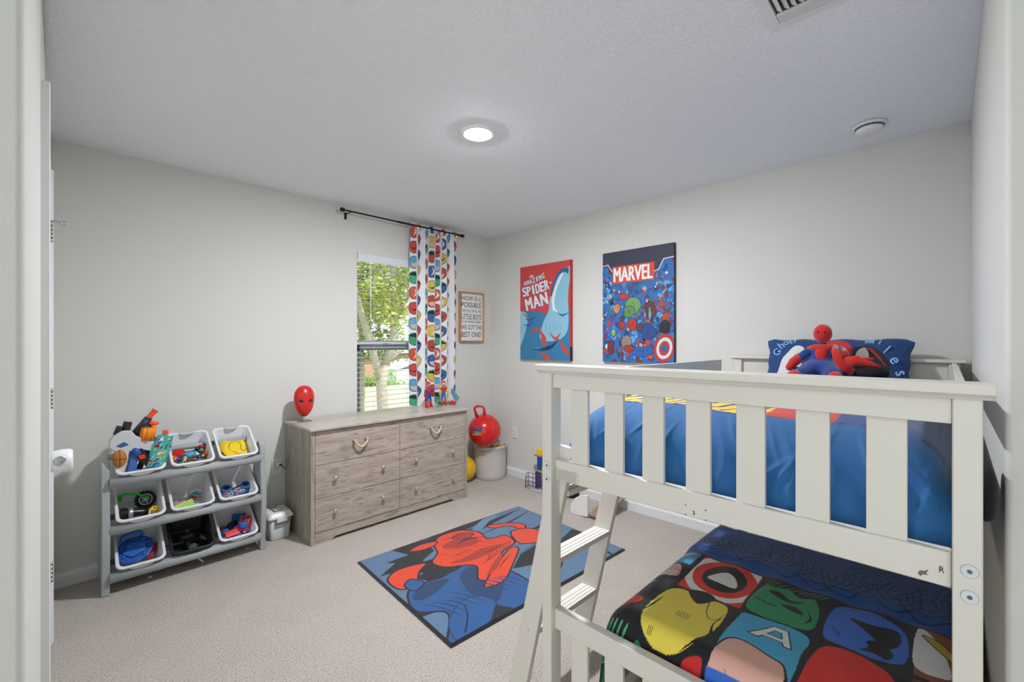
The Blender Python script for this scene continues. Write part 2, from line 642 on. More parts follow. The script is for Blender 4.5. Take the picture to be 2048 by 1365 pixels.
# closet door, casing, hinges
door = empty('door_1', (XL, (DY0 + DY1) / 2, 0)); struct(door)
def dch(mb, name, m, **k):
    o = mb.build(name, m, door, **k)
    o.matrix_parent_inverse = Matrix.Translation(door.location).inverted()
    return o
x0, x1 = XL - 0.030, XL + 0.003
dm = MB().box(x0, x1, DY0 + 0.004, DY1 - 0.004, 0.012, DZ - 0.004)
for z0, z1 in ((0.22, 0.92), (1.08, 1.86)):                    # raised panels
    dm.box(x1, x1 + 0.004, DY0 + 0.12, DY1 - 0.12, z0, z1)
dch(dm, 'door_slab', DOORW, bevel=0.003)
cs = MB()
def casing(o, n_):      # outer edge, inner edge
    d_ = 1 if n_ > o else -1
    return [(XL, o), (XL + 0.018, o), (XL + 0.020, o + d_ * 0.004), (XL + 0.019, o + d_ * 0.018), (XL + 0.013, o + d_ * 0.026), (XL + 0.011, n_), (XL, n_)]
cs.prism(casing(DY0 - 0.06, DY0), 0, DZ + 0.057).prism(casing(DY1 + 0.057, DY1), 0, DZ + 0.057)
cs.box(XL, XL + 0.0125, DY0 + 0.0005, DY1 - 0.0005, DZ, DZ + 0.056)
dch(cs, 'casing', TRIM)
for hz in (1.82, 1.09, 0.33):
    hm = MB()
    for k in range(5):
        hm.cyl((XL + 0.012, DY1 + 0.001, hz - 0.045 + k * 0.018), (XL + 0.012, DY1 + 0.001, hz - 0.045 + k * 0.018 + 0.017), 0.0062, seg=12)
    hm.box(XL + 0.001, XL + 0.006, DY1 - 0.020, DY1 + 0.004, hz - 0.045, hz + 0.045)
    dch(hm, 'hinge', METAL)
st = MB().tube([(XL + 0.012, DY1, 1.868), (XL + 0.03, DY1 - 0.005, 1.868), (XL + 0.044, DY1 - 0.008, 1.862)], 0.0025, 8)
st.tube([(XL + 0.052 + 0.009 * math.cos(a), DY1 - 0.010, 1.862 + 0.009 * math.sin(a)) for a in np.linspace(0, 2 * PI, 17)[:-1]], 0.0028, 8, closed=True)
dch(st, 'hinge_stop', METAL)
KY = 2.085
dch(MB().cyl((XL, KY, 0.945), (XL + 0.012, KY, 0.945), 0.032, seg=28).cyl((XL + 0.012, KY, 0.945), (XL + 0.045, KY, 0.945), 0.012)
    .ell((XL + 0.044, KY, 0.945), (0.016, 0.024, 0.024)), 'door_knob', METAL)
lc = empty('safety_knob_cover', (XL + 0.043, KY, 0.945), 0, 'white plastic child-safety cover around the closet door knob', 'knob cover')
cv = MB()
ang = np.linspace(0, 2 * PI, 29)[:-1]
prof = [(0.030, 0.034), (0.040, 0.034), (0.042, 0.012), (0.040, -0.022), (0.033, -0.038), (0.024, -0.040), (0.024, -0.036), (0.030, 0.02)]
cv.lathe([(0.017, 0.030), (0.030, 0.034), (0.036, 0.026), (0.037, 0.0), (0.034, -0.024), (0.030, -0.034), (0.026, -0.034), (0.030, -0.02), (0.031, 0.012), (0.017, 0.026), (0.017, 0.030)], seg=28,
         M=R(90, 'Y') @ S3(1.0, 1.05, 0.80))
cv.build('shell', PLW, lc)
MB().lathe([(0.0, 0.0420), (0.009, 0.0405), (0.0125, 0.0375)], seg=24, M=T(-0.004, 0, 0.006) @ R(90, 'X')).lathe([(0.0125, 0.0375), (0.0145, 0.0385), (0.016, 0.036)], seg=24, M=T(-0.004, 0, 0.006) @ R(90, 'X')).build('centre_dial', METAL, lc)

# window
win = empty('window_1', ((WX0 + WX1) / 2, YB + 0.10, WZ0)); struct(win)
def wch(mb, name, m, **k):
    o = mb.build(name, m, win, **k)
    o.matrix_parent_inverse = Matrix.Translation(win.location).inverted()
    return o
WFR = mat('window_vinyl', '#e8eaec', 0.4)
SASH = mat('sash_grey', '#a3a6aa', 0.45)
fy0, fy1 = YB + 0.065, YB + 0.13
fr = MB().box(WX0, WX0 + 0.022, fy0, fy1, WZ0, WZ1).box(WX1 - 0.03, WX1, fy0, fy1, WZ0, WZ1).box(WX0, WX1, fy0, fy1, WZ1 - 0.03, WZ1).box(WX0, WX1, fy0, fy1, WZ0, WZ0 + 0.035)
wch(fr, 'window_frame', WFR, bevel=0.003)
wch(MB().box(WX0 + 0.022, WX1 - 0.03, fy0 + 0.006, fy0 + 0.045, 1.312, 1.352), 'meeting_rail', mat('rail_grey', '#e3e7ec', 0.4), bevel=0.003)
wch(MB().box(WX0 + 0.022, WX0 + 0.058, fy0, fy0 + 0.03, WZ0 + 0.03, 1.315).box(WX1 - 0.066, WX1 - 0.03, fy0, fy0 + 0.03, WZ0 + 0.03, 1.315)
    .box(WX0 + 0.022, WX1 - 0.03, fy0, fy0 + 0.03, 1.270, 1.312).box(WX0 + 0.022, WX1 - 0.03, fy0, fy0 + 0.03, WZ0 + 0.03, WZ0 + 0.065), 'lower_sash', SASH, bevel=0.002)
GLASS = mat('window_glass', '#ffffff', 0.0, trans=1.0, ior=1.01)
wch(MB().box(WX0 + 0.022, WX1 - 0.03, fy0 + 0.025, fy0 + 0.029, 1.352, WZ1 - 0.03), 'upper_pane', GLASS)
wch(MB().box(WX0 + 0.058, WX1 - 0.066, fy0 + 0.012, fy0 + 0.016, WZ0 + 0.065, 1.270), 'lower_pane', GLASS)
wch(MB().box(WX0 - 0.0, WX1 + 0.0, YB - 0.012, fy0, WZ0 - 0.012, WZ0 + 0.006), 'window_sill', TRIM, bevel=0.003)
wch(MB().box(1.98, 2.03, fy0 - 0.012, fy0 + 0.006, 1.318, 1.330), 'sash_lock', WFR, bevel=0.002)

# ================================================================== THE VIEW OUTSIDE (the room is one storey up)
GZ = -2.7
struct(MB().box(-30, 60, 4.5, 90, GZ - 0.2, GZ).build('ground', mat('grass', '#7d9a4d', 0.9, noise=0.35, nscale=1.5)))
fence = empty('board_fence', (12, 21, GZ), 0, 'sunlit tan wooden board fence across the back yard outside the window', 'fence')
FM = mat('fence_wood', '#d9cabd', 0.8, noise=0.22, nscale=3)
fb = MB()
xx = 2.0
while xx < 24:
    w = 0.14
    hh = 1.8 + random.uniform(-0.015, 0.015)
    fb.prism([(xx - 12, 0.03), (xx - 12 + w, 0.03), (xx - 12 + w, hh - 0.04), (xx - 12 + w - 0.03, hh), (xx - 12 + 0.03, hh), (xx - 12, hh - 0.04)], -0.01, 0.01, 'y')
    xx += 0.148
fb.build('board', FM, fence)
MB().box(-10, 12, 0.01, 0.05, 0.3, 0.39).box(-10, 12, 0.01, 0.05, 1.4, 1.49).build('rail', FM, fence)
for k in range(9):
    MB().box(-10 + k * 2.6, -9.9 + k * 2.6, 0.05, 0.15, 0, 1.75).build('post', FM, fence)

shed = empty('garden_shed', (16.2, 26, GZ), 0, 'white garden shed with a pale roof behind the board fence', 'shed')
MB().box(-1.35, 2.6, -1.2, 1.2, 0, 2.35).build('wall', mat('shed_siding', '#e9edf2', 0.6, noise=0.05, nscale=3), shed)
MB().prism([(-1.5, 2.3), (0.6, 2.85), (2.75, 2.3), (2.75, 2.38), (0.6, 2.93), (-1.5, 2.38)], -1.35, 1.35, 'y').build('roof', mat('shed_roof', '#c9ccd0', 0.7), shed)
MB().box(0.0, 0.9, -1.23, -1.19, 0.05, 2.05).build('door', mat('shed_door', '#dfe4ea', 0.6), shed)

def brick_mat():
    m = bpy.data.materials.new('brick'); m.use_nodes = True; nt = m.node_tree
    b = nt.nodes['Principled BSDF']; b.inputs['Roughness'].default_value = 0.9
    tc = nt.nodes.new('ShaderNodeTexCoord'); mp = nt.nodes.new('ShaderNodeMapping')
    mp.inputs['Rotation'].default_value = (PI / 2, 0, 0)
    br = nt.nodes.new('ShaderNodeTexBrick')
    br.inputs['Scale'].default_value = 2.2
    br.inputs['Color1'].default_value = (*hexc('#a8715f'), 1)
    br.inputs['Color2'].default_value = (*hexc('#bf8c78'), 1)
    br.inputs['Mortar'].default_value = (*hexc('#c8b8ad'), 1)
    nt.links.new(tc.outputs['Object'], mp.inputs[0]); nt.links.new(mp.outputs[0], br.inputs[0])
    nt.links.new(br.outputs[0], b.inputs['Base Color'])
    return m
house = empty('brick_house', (20, 36, GZ), 0, 'single-storey red brick house with a pale roof beyond the shed', 'house')
MB().box(-10, 12, 0, 8, 0, 3.3).build('wall', brick_mat(), house)
MB().prism([(-0.6, 3.25), (4, 4.1), (8.6, 3.25), (8.6, 3.45), (4, 4.3), (-0.6, 3.45)], -10.6, 12.6, 'x').build('roof', mat('shingle', '#a9a6a2', 0.9, noise=0.2, nscale=4), house)
MB().box(-10.4, 12.4, -0.62, -0.5, 3.1, 3.4).build('gutter', mat('gutter_white', '#eceef0', 0.5), house)
for wx in (-5.2, 0.3, 5.0):
    w = MB().box(wx, wx + 1.1, -0.05, 0.02, 1.2, 2.5).build('window', mat('house_window_frame', '#e7e7e4', 0.5), house)
    MB().box(wx + 0.08, wx + 1.02, -0.08, -0.04, 1.28, 2.42).build('pane', mat('house_window_glass', '#3c474e', 0.2), w)

def leaves(name, clusters, n, cols, size, parent):
    mb = MB()
    for _ in range(n):
        c = random.choice(clusters)
        while True:
            d = Vector((random.uniform(-1, 1), random.uniform(-1, 1), random.uniform(-1, 1)))
            if d.length < 1: break
        p = Vector(c[:3]) + Vector((d.x * c[3], d.y * c[3], d.z * c[4]))
        a = Vector((random.gauss(0, 1), random.gauss(0, 1), random.gauss(0, 1))).normalized()
        b = a.orthogonal().normalized()
        s = size * random.uniform(0.6, 1.3)
        mb.add([p - a * s, p + b * s * 0.5, p + a * s, p - b * s * 0.5], [(0, 1, 2, 3)], random.randrange(len(cols)))
    return mb.build(name, [mat('leaf_' + c[1:], c, 0.7, translucent=0.45) for c in cols], parent)
BARK = mat('bark', '#a0968a', 0.9, noise=0.3, nscale=8, bump=0.5, bscale=15, bdist=0.02)
tree = empty('yard_tree', (7.4, 13.2, GZ), 0, 'tall forked tree with yellow-green leaves close outside the window', 'tree')
tk = MB()
tk.tube([(0, 0, 0), (0.02, 0, 1.6), (-0.05, 0, 2.7), (0.05, 0, 3.3)], [0.24, 0.19, 0.17, 0.16], 12)
tk.tube([(0.05, 0, 3.2), (0.38, 0.0, 4.0), (0.45, 0.05, 4.9), (0.40, 0.0, 6.2), (0.3, 0, 7.5)], [0.14, 0.12, 0.12, 0.10, 0.06], 10)
tk.tube([(-0.03, 0, 2.6), (-0.28, 0.05, 3.6), (-0.62, 0.0, 4.6), (-0.95, 0, 5.6), (-1.2, 0, 6.8)], [0.13, 0.12, 0.11, 0.09, 0.05], 10)
tk.tube([(0.05, 0, 3.3), (0.9, 0.1, 3.9), (1.6, 0.1, 4.2), (2.6, 0, 4.9)], [0.09, 0.06, 0.05, 0.03], 8)
tk.tube([(0.42, 0, 4.9), (1.1, 0.1, 5.7), (1.5, 0, 6.5)], [0.08, 0.05, 0.03], 8)
tk.build('trunk', BARK, tree)
cl = [(random.uniform(-2.6, 3.6), random.uniform(-1.0, 1.5), random.uniform(4.9, 8.5), random.uniform(0.5, 0.95), random.uniform(0.4, 0.75)) for _ in range(34)]
leaves('foliage', cl, 9000, ['#b6b84a', '#8f9d45', '#c7c463', '#a4ad62', '#788a3e'], 0.085, tree)
for i, (x, y, h, lab, cols) in enumerate([(9.5, 19.0, 7.2, 'leafy green tree behind the forked tree outside the window', ['#7f9150', '#93a463', '#6b7f45']),
                                         (17.0, 31.0, 9.5, 'large distant tree rising over the brick house', ['#97a667', '#a9b478', '#7f9058']),
                                         (11.0, 30.5, 9.0, 'yellowish distant tree left of the house roof', ['#b9b765', '#a2a65b', '#c9c57c'])]):
    t = empty('yard_tree', (x, y, GZ), 0, lab, 'tree')
    MB().tube([(0, 0, 0), (0.1, 0, h * 0.4), (0, 0, h * 0.8)], [0.2, 0.16, 0.06], 8).build('trunk', BARK, t)
    cl = [(random.uniform(-2.4, 2.4), random.uniform(-1.5, 1.5), random.uniform(h * 0.5, h * 1.05), random.uniform(0.7, 1.2), random.uniform(0.6, 1.0)) for _ in range(22)]
    leaves('foliage', cl, 4500, cols, 0.14, t)
bush = empty('hedge_bush', (11.6, 20.2 + 3, GZ), 0, 'bright green bush growing behind the fence left of the shed', 'bush')
leaves('foliage', [(random.uniform(-2.2, 2.6), random.uniform(-0.6, 0.6), random.uniform(0.4, 2.15), 0.5, 0.45) for _ in range(26)], 5000, ['#86b04a', '#9cc25c', '#6f983c'], 0.08, bush)
MB().tube([(0, 0, 0), (0.1, 0, 1.0), (0.05, 0, 1.6)], [0.05, 0.04, 0.02], 6).build('stem', BARK, bush)

# ================================================================== CEILING FITTINGS
cl_ = empty('ceiling_light', (1.545, 1.77, H), 0, 'round flush ceiling light glowing warm white in the middle of the ceiling', 'ceiling light')
MB().lathe([(0.0665, -0.0040), (0.069, -0.0084), (0.074, -0.0090), (0.086, -0.0078), (0.092, -0.0040), (0.0925, 0.0)], seg=48).build('trim_ring', mat('light_ring', '#fbfaf8', 0.5), cl_)
MB().lathe([(0.0, -0.0136), (0.030, -0.0133), (0.052, -0.0116), (0.063, -0.0088), (0.067, -0.0045)], seg=48).build('diffuser', mat('light_diffuser', '#ffffff', 0.5, emit='#f6f8ff', estr=LAMP), cl_)
hl = empty('ceiling_light', (-0.75, -0.75, H), 0, 'added fill lamp shaped as a round flush ceiling light, over the entry behind the viewer', 'ceiling light')  # unseen lamp, added to give fill light from the entry
MB().lathe([(0.068, -0.014), (0.080, -0.012), (0.094, -0.002), (0.095, 0.0)], seg=32).build('trim_ring', mat('light_ring', '#fbfaf8', 0.5), hl)
MB().lathe([(0.0, -0.024), (0.03, -0.023), (0.055, -0.019), (0.068, -0.013)], seg=32).build('diffuser', mat('hall_fill_glow', '#ffffff', 0.5, emit='#f4f6ff', estr=HALL_FILL), hl)

sd = empty('smoke_detector', (2.875, 0.285, H), 0, 'round white smoke detector on the ceiling near the right corner', 'smoke detector')
MB().lathe([(0.0, -0.001), (0.066, -0.001), (0.072, -0.004), (0.072, -0.010), (0.060, -0.014)], seg=48).build('base_plate', PLW, sd)
MB().lathe([(0.050, -0.014), (0.056, -0.017), (0.056, -0.030), (0.050, -0.038), (0.030, -0.044), (0.0, -0.046)], seg=48).build('housing', PLW, sd)
MB().lathe([(0.0555, -0.0165), (0.0572, -0.018), (0.0572, -0.021), (0.0555, -0.0225)], seg=48).build('vent_slot', mat('slot_grey', '#6d6f70', 0.6), sd)
MB().cyl((-0.020, 0.012, -0.042), (-0.020, 0.012, -0.049), 0.010).build('test_button', PLW, sd)

ve = empty('ceiling_vent', (1.615, 0.295, H), 0, 'white metal air vent grille in the ceiling near the top edge', 'vent')
VM = mat('vent_metal', '#e4e5e5', 0.4)
a, b = 0.155, 0.155
loft(MB(), [[(-a, -b, 0), (a, -b, 0), (a, b, 0), (-a, b, 0)], [(-a + 0.003, -b + 0.003, -0.007), (a - 0.003, -b + 0.003, -0.007), (a - 0.003, b - 0.003, -0.007), (-a + 0.003, b - 0.003, -0.007)], [(-a + 0.036, -b + 0.036, -0.009), (a - 0.036, -b + 0.036, -0.009), (a - 0.036, b - 0.036, -0.009), (-a + 0.036, b - 0.036, -0.009)], [(-a + 0.038, -b + 0.038, -0.002), (a - 0.038, -b + 0.038, -0.002), (a - 0.038, b - 0.038, -0.002), (-a + 0.038, b - 0.038, -0.002)]], cap0=False, cap1=False, sm=False).build('frame', VM, ve)
MB().box(-a + 0.03, a - 0.03, -b + 0.03, b - 0.03, -0.003, -0.001).build('dark_duct', mat('duct', '#3a3c3d', 0.8), ve)
for k in range(4):
    MB().box(a - 0.052 - k * 0.012, a - 0.046 - k * 0.012, -b + 0.04, b - 0.04, -0.013, -0.004, M=None).build('louver', VM, ve)
for k in range(11):
    y = -b + 0.052 + k * 0.0205
    MB().box(-a + 0.04, a - 0.10, -0.0085, 0.0085, -0.0008, 0.0008, M=T(0, y, -0.009) @ R(35, 'X')).build('louver', VM, ve)

# ================================================================== BUNK BED
BOLT = mat('bolt_cap', '#d5d9dc', 0.35)
BOLTD = mat('bolt_socket', '#5d666e', 0.4, metal=0.6)
INK = mat('dark_ink', '#2b2b2b', 0.7)
bed = empty('bunk_bed', (2.15, 0.475, 0), 0, 'white wooden bunk bed with slatted end panel and leaning ladder, along the right wall', 'bunk bed')
BI = Matrix.Translation(bed.location).inverted()
def bch(mb, name, m, parent=bed, **k):
    o = mb.build(name, m, parent, **k)
    if parent is bed: o.matrix_parent_inverse = BI
    return o
def fix_inv(o):
    o.matrix_parent_inverse = BI
    return o
Z_CAP = 1.258
FX0, FX1 = 1.190, 1.246         # footboard posts in X
YL0, YL1 = 0.980, 1.021         # left post in Y
YR0, YR1 = -0.046, -0.005       # right post
def bolt(parent, x, y, z):
    a = MB().cyl((x, y, z), (x - 0.003, y, z), 0.0115, seg=28).lathe([(0.0115, 0), (0.0128, 0.0006), (0.0115, 0.0012)], seg=28, M=T(x, y, z) @ R(-90, 'Y'))
    c = a.build('bolt_cap', BOLT, parent)
    MB().cyl((x - 0.003, y, z), (x - 0.0036, y, z), 0.0042, seg=6).build('hex_socket', BOLTD, parent)
for (y0, y1) in ((YL0, YL1), (YR0, YR1)):
    p = bch(MB().box(FX0, FX1, y0, y1, 0, 1.236), 'post', BEDW, bevel=0.0035)
    for z in (0.907, 0.859):
        bolt(p, FX0, (y0 + y1) / 2 - 0.003, z)
# cap rail with a small moulding under it
bch(MB().prism([(FX0 - 0.020, Z_CAP - 0.019), (FX0 - 0.020, Z_CAP - 0.002), (FX0 - 0.017, Z_CAP), (FX1 + 0.010, Z_CAP), (FX1 + 0.012, Z_CAP - 0.019), (FX1 + 0.004, Z_CAP - 0.024),
                (FX1 + 0.002, Z_CAP - 0.030), (FX0 - 0.006, Z_CAP - 0.030), (FX0 - 0.010, Z_CAP - 0.024)], YR0 - 0.016, YL1 + 0.016, 'y', M=None), 'cap_rail', BEDW, bevel=0.0015)
# prism axis y takes (x,z)
bch(MB().box(FX0 + 0.010, FX1 - 0.012, YR1, YL0, 1.178, 1.232), 'top_rail', BEDW, bevel=0.002)
low = bch(MB().box(FX0 + 0.019, FX1 - 0.004, YR1, YL0, 0.857, 0.927), 'lower_rail', BEDW, bevel=0.004)
bot = bch(MB().box(FX0 + 0.019, FX1 - 0.004, YR1, YL0, 0.337, 0.406), 'bottom_rail', BEDW, bevel=0.004)
bch(MB().box(FX0 + 0.019, FX1 - 0.004, YR1, YL0, 0.07, 0.13), 'bottom_rail', BEDW, bevel=0.004)
for k in range(7):
    y1 = 0.9135 - k * 0.1312
    bch(MB().box(FX0 + 0.026, FX0 + 0.040, y1 - 0.0665, y1, 0.925, 1.180), 'slat', BEDW, bevel=0.002)
    bch(MB().box(FX0 + 0.026, FX0 + 0.040, y1 - 0.0665, y1, 0.128, 0.340), 'slat', BEDW, bevel=0.002)
# stamped marks and printed label on the rail
fx = FX0 + 0.019 - 0.0004
def mark(txt, y, z, w, h, m=INK, name='stamped_letter', bold=0.0):
    return text_mesh(name, txt, m, w, h, low, M=T(fx, y, z) @ R(-90, 'Z'), bold=bold, t=0.0003)
# facing -x: local x must run towards -y
mark('L', 0.9725, 0.904, 0.0042, 0.009)
mark('R', 0.009, 0.890, 0.0075, 0.012, bold=0.005)
mark('2', 0.494, 0.871, 0.006, 0.010, bold=0.03)
for y in (0.517, 0.462):
    for z in (0.886, 0.860):
        MB().cyl((fx, y, z), (fx - 0.0004, y, z), 0.0018, seg=10).build('screw_hole', INK, low)
MB().prism([(0.040, 0.866), (0.044, 0.871), (0.041, 0.877), (0.033, 0.879), (0.028, 0.884), (0.031, 0.875), (0.029, 0.872), (0.036, 0.871)], fx - 0.0003, fx, 'x').build('scuff_mark', mat('scuff', '#6f6c66', 0.8), low)
lb = MB()
sy0, sy1, sz0, sz1 = 0.879, 0.9775, 0.8618, 0.8975
lb.tube([(fx, sy1, sz0), (fx, sy1, sz1 - 0.003), (fx, sy1 - 0.003, sz1), (fx, sy0 + 0.006, sz1), (fx, sy0, sz1 - 0.005), (fx, sy0, sz0 + 0.004), (fx, sy0 + 0.004, sz0)], 0.0004, 4, closed=True)
for r in range(9):
    z = sz1 - 0.0038 - r * 0.0036
    y = sy1 - 0.003
    while y > sy0 + 0.010:
        wl = random.uniform(0.003, 0.009)
        lb.box(fx - 0.0003, fx, max(y - wl, sy0 + 0.006), y, z - 0.0005, z + 0.0005)
        y -= wl + 0.0013
lb.build('warning_label', mat('label_ink', '#77777a', 0.7), low)
# headboard at the far wall
HX0, HX1 = 3.095, 3.150
HY0, HY1 = -0.050, 1.008
for (y0, y1) in ((HY1 - 0.052, HY1 - 0.010), (HY0 + 0.008, HY0 + 0.050)):
    p = bch(MB().box(HX0, HX1, y0, y1, 0, 1.232), 'post', BEDW, bevel=0.0035)
MB().cyl((HX0, HY1 - 0.033, 1.215), (HX0 - 0.001, HY1 - 0.033, 1.215), 0.005).build('bolt_cap', mat('bolt_grey', '#b9bcc0', 0.4), p)
bch(MB().prism([(HX0 - 0.014, 1.235), (HX0 - 0.014, 1.250), (HX1 + 0.014, 1.250), (HX1 + 0.014, 1.235), (HX1 + 0.004, 1.228), (HX0 - 0.004, 1.228)], HY0 - 0.012, HY1 + 0.010, 'y'), 'cap_rail', BEDW, bevel=0.002)
bch(MB().box(HX0 + 0.018, HX0 + 0.034, HY0 + 0.05, HY1 - 0.05, 0.80, 1.230), 'head_panel', BEDW, bevel=0.002)
bch(MB().box(HX0 + 0.018, HX0 + 0.040, HY0 + 0.05, HY1 - 0.05, 0.10, 0.55), 'head_panel', BEDW, bevel=0.002)
# curved brace beside the wall at the head end
bch(MB().prism([(3.095, 1.232), (3.06, 1.232), (3.045, 1.19), (3.01, 1.13), (2.95, 1.07), (2.90, 1.05), (2.90, 1.02), (3.095, 1.02)], -0.030, -0.012, 'y'), 'curved_brace', BEDW, bevel=0.002)
# side rails, deck boards, guard rails
for z0, z1, yo in ((0.835, 0.935, 0.985), (0.15, 0.25, 0.745)):
    for y0, y1 in ((yo, yo + 0.02), (YR0 + 0.010, YR0 + 0.030)):
        r_ = bch(MB().box(FX1, HX0, y0, y1, z0, z1), 'side_rail', BEDW, bevel=0.003)
        if z0 > 0.8 and y0 > 0.5:
            MB().cyl((1.262, y0, 0.905), (1.262, y0 - 0.004, 0.905), 0.006).cyl((1.262, y0 - 0.003, 0.905), (1.262, y0 - 0.009, 0.905), 0.003).build('bolt_cap', METAL, r_)
    for k in range(13):
        x = 1.30 + k * 0.14
        bch(MB().box(x, x + 0.075, YR0 + 0.03, yo, z0 + 0.040, z0 + 0.052), 'deck_board', mat('bare_pine', '#d8c3a0', 0.6), bevel=0.002)
bch(MB().box(1.72, 2.83, 0.986, 1.006, 1.165, 1.232), 'guard_rail', BEDW, bevel=0.003)
bch(MB().box(1.72, 2.83, 0.986, 1.006, 1.03, 1.09), 'guard_rail', BEDW, bevel=0.003)
bch(MB().box(FX1, HX0, YR0 + 0.012, YR0 + 0.032, 1.165, 1.228), 'guard_rail', BEDW, bevel=0.003)
for x in (1.74, 2.77):
    bch(MB().box(x, x + 0.05, 1.006, 1.024, 0.86, 1.228), 'guard_post', BEDW, bevel=0.003)
# ladder leaning on the open side
lad = bch(MB().box(1.245, 1.665, 1.012, 1.030, 0.79, 0.83), 'ladder', BEDW, bevel=0.003)
def lad_y(z): return 1.235 - z * 0.245       # outer face line of the stringers
for (x0, x1) in ((1.238, 1.262), (1.634, 1.658)):
    s_ = MB().prism([(lad_y(0) - 0.085, 0), (lad_y(0), 0), (lad_y(0.97), 0.97), (lad_y(0.97) - 0.075, 0.97)], x0, x1, 'x').build('stringer', BEDW, lad, bevel=0.003)
for z in (0.262, 0.535, 0.808):
    y = lad_y(z)
    rm = MB().box(1.262, 1.634, y - 0.078, y - 0.004, z - 0.020, z)
    for g in range(3):
        rm.box(1.262, 1.634, y - 0.066 + g * 0.018, y - 0.056 + g * 0.018, z, z + 0.0018)
    rm.build('rung', BEDW, lad, bevel=0.0015)
sc_ = MB().lathe([(0, -0.0014), (0.0038, -0.0012), (0.0052, 0)], seg=20, M=T(1.238, lad_y(0.262) - 0.04, 0.25) @ R(90, 'Y')).build('screw', mat('bolt_grey', '#b9bcc0', 0.4), lad)

# upper mattress, comforter, pillow, plush toys
MB().ell((2.23, 0.47, 0.96), (0.84, 0.42, 0.07), 40, 16, e=0.22).build('mattress', mat('mattress_white', '#e4e2dd', 0.8), None)
tag(bpy.data.objects['mattress'], 'white mattress on the upper bunk under the bright blue comforter', 'mattress')

CLOTH = mat('printed_cloth', '#ffffff', 0.78, attr='Col', sheen=0.2, bump=0.10, bscale=600, bdist=0.0005)
def up_pos(U, V):
    """U across (0 = open side, 1 = wall), V from the foot end hem to the head"""
    # V: 0..0.30 front drop, then the top
    N = len(U)
    w = 0.475 + (0.5 - U) * 1.00
    edge = np.minimum(U, 1 - U)
    drop = np.clip(V / 0.34, 0, 1)
    ang = drop * PI / 2
    x = np.where(V < 0.34, 1.262 + 0.20 * (1 - np.cos(ang)) ** 1.0 * (1.0), 1.462 + (V - 0.34) / 0.66 * 1.35)
    z = np.where(V < 0.34, 0.935 + 0.195 * np.sin(ang) ** 0.85, 1.13 + 0.02 * np.sin((V - 0.34) * 5))
    # roll off at the long sides
    e = np.clip(edge / 0.13, 0, 1)
    z = 0.935 + (z - 0.935) * np.sqrt(np.clip(1 - (1 - e) ** 2, 0, 1)) ** 0.9
    y = w + 0.0
    y = np.clip(y, -0.02, 0.97)
    # wrinkles: folds running up from the hem, puckers
    wr = fbm(y * 1.0, x * 0.4, 3, 4, 13) * 0.012
    ver = np.abs(np.sin(y * 38 + 2.2 * np.sin(z * 14))) * 0.010 * (1 - drop) * (V < 0.34)
    x = x + (wr + ver) * (0.4 + 0.6 * (V < 0.5)) - 0.0
    z = z + 0.6 * wr * (e > 0.3)
    fold = np.exp(-((y - 0.86 - (z - 0.93) * 0.42) / 0.018) ** 2) * (V < 0.34) * 0.02
    # long slanting creases on the hanging front
    cr = np.zeros_like(x)
    rr_ = random.Random(15)
    for k in range(34):
        cy_, cz_ = rr_.uniform(-0.02, 0.97), rr_.uniform(0.96, 1.13)
        a_ = rr_.uniform(0.5, 1.35) * (1 if rr_.random() < 0.7 else -1)
        u_ = (y - cy_) * math.cos(a_) + (z - cz_) * math.sin(a_); v_ = -(y - cy_) * math.sin(a_) + (z - cz_) * math.cos(a_)
        cr += rr_.uniform(0.4, 1.0) * np.exp(-(v_ / 0.007) ** 2) * np.exp(-(u_ / 0.055) ** 2)
    x = x - cr * 0.009 * (V < 0.36)
    z = z + cr * 0.004 * (V > 0.30)
    x = np.maximum(x - fold, 1.247)
    z = np.where(V < 0.03, z - (0.03 - V) * 1.4, z)
    return np.stack([x, y, z], 1)
def up_paint(U, V):
    p = Paint(U, V, '#22639c')
    x = V
    # yellow and navy band at the crest, red panel
    # zigzag lettering-like band
    band = 0.302 + 0.014 * np.sin(U * 9)
    p.put(x > band - 0.012, '#1d4480')
    p.put((x > band) & (x < band + 0.10) & (U < 0.64), '#f2c63a')
    for k in range(12):
        u = 0.06 + k * 0.052
        p.stroke([(u, 0.30), (u + 0.035, 0.345), (u + 0.08, 0.40)], '#1d4480', 0.0055, smooth=False)
    p.put((x > band + 0.10), '#2a62a0')
    p.put((x > band + 0.095) & (U < 0.64) & (x < band + 0.20), '#c8262b')
    p.put((x > 0.285) & (x < 0.4) & (U > 0.60) & (U < 0.76), '#cf3a2c')
    p.stroke([(0.76, 0.30), (0.86, 0.295), (1.0, 0.29)], '#1a4c86', 0.006)
    p.stroke([(0.76, 0.285), (0.88, 0.275), (1.0, 0.27)], '#174277', 0.003)
    # halftone dots near the wall side
    for i in range(14):
        for j in range(8):
            u = 0.88 + i * 0.0095; v = 0.275 - j * 0.018 - 0.0015 * i * (j % 2)
            r = 0.0028 * max(0.0, 1 - j * 0.09 - (13 - i) * 0.035)
            if r > 0.0005: p.oval(u, v, r, r * 1.2, '#153a6b')
    p.put((U > 0.93) & (V > 0.24 + (1 - U) * 0.4), '#143766')
    return p.c
up = grid_obj('comforter', up_pos, 420, 300, CLOTH, None, up_paint)
tag(up, 'bright blue comforter with a yellow printed band, bulging behind the slats of the upper bunk', 'comforter')

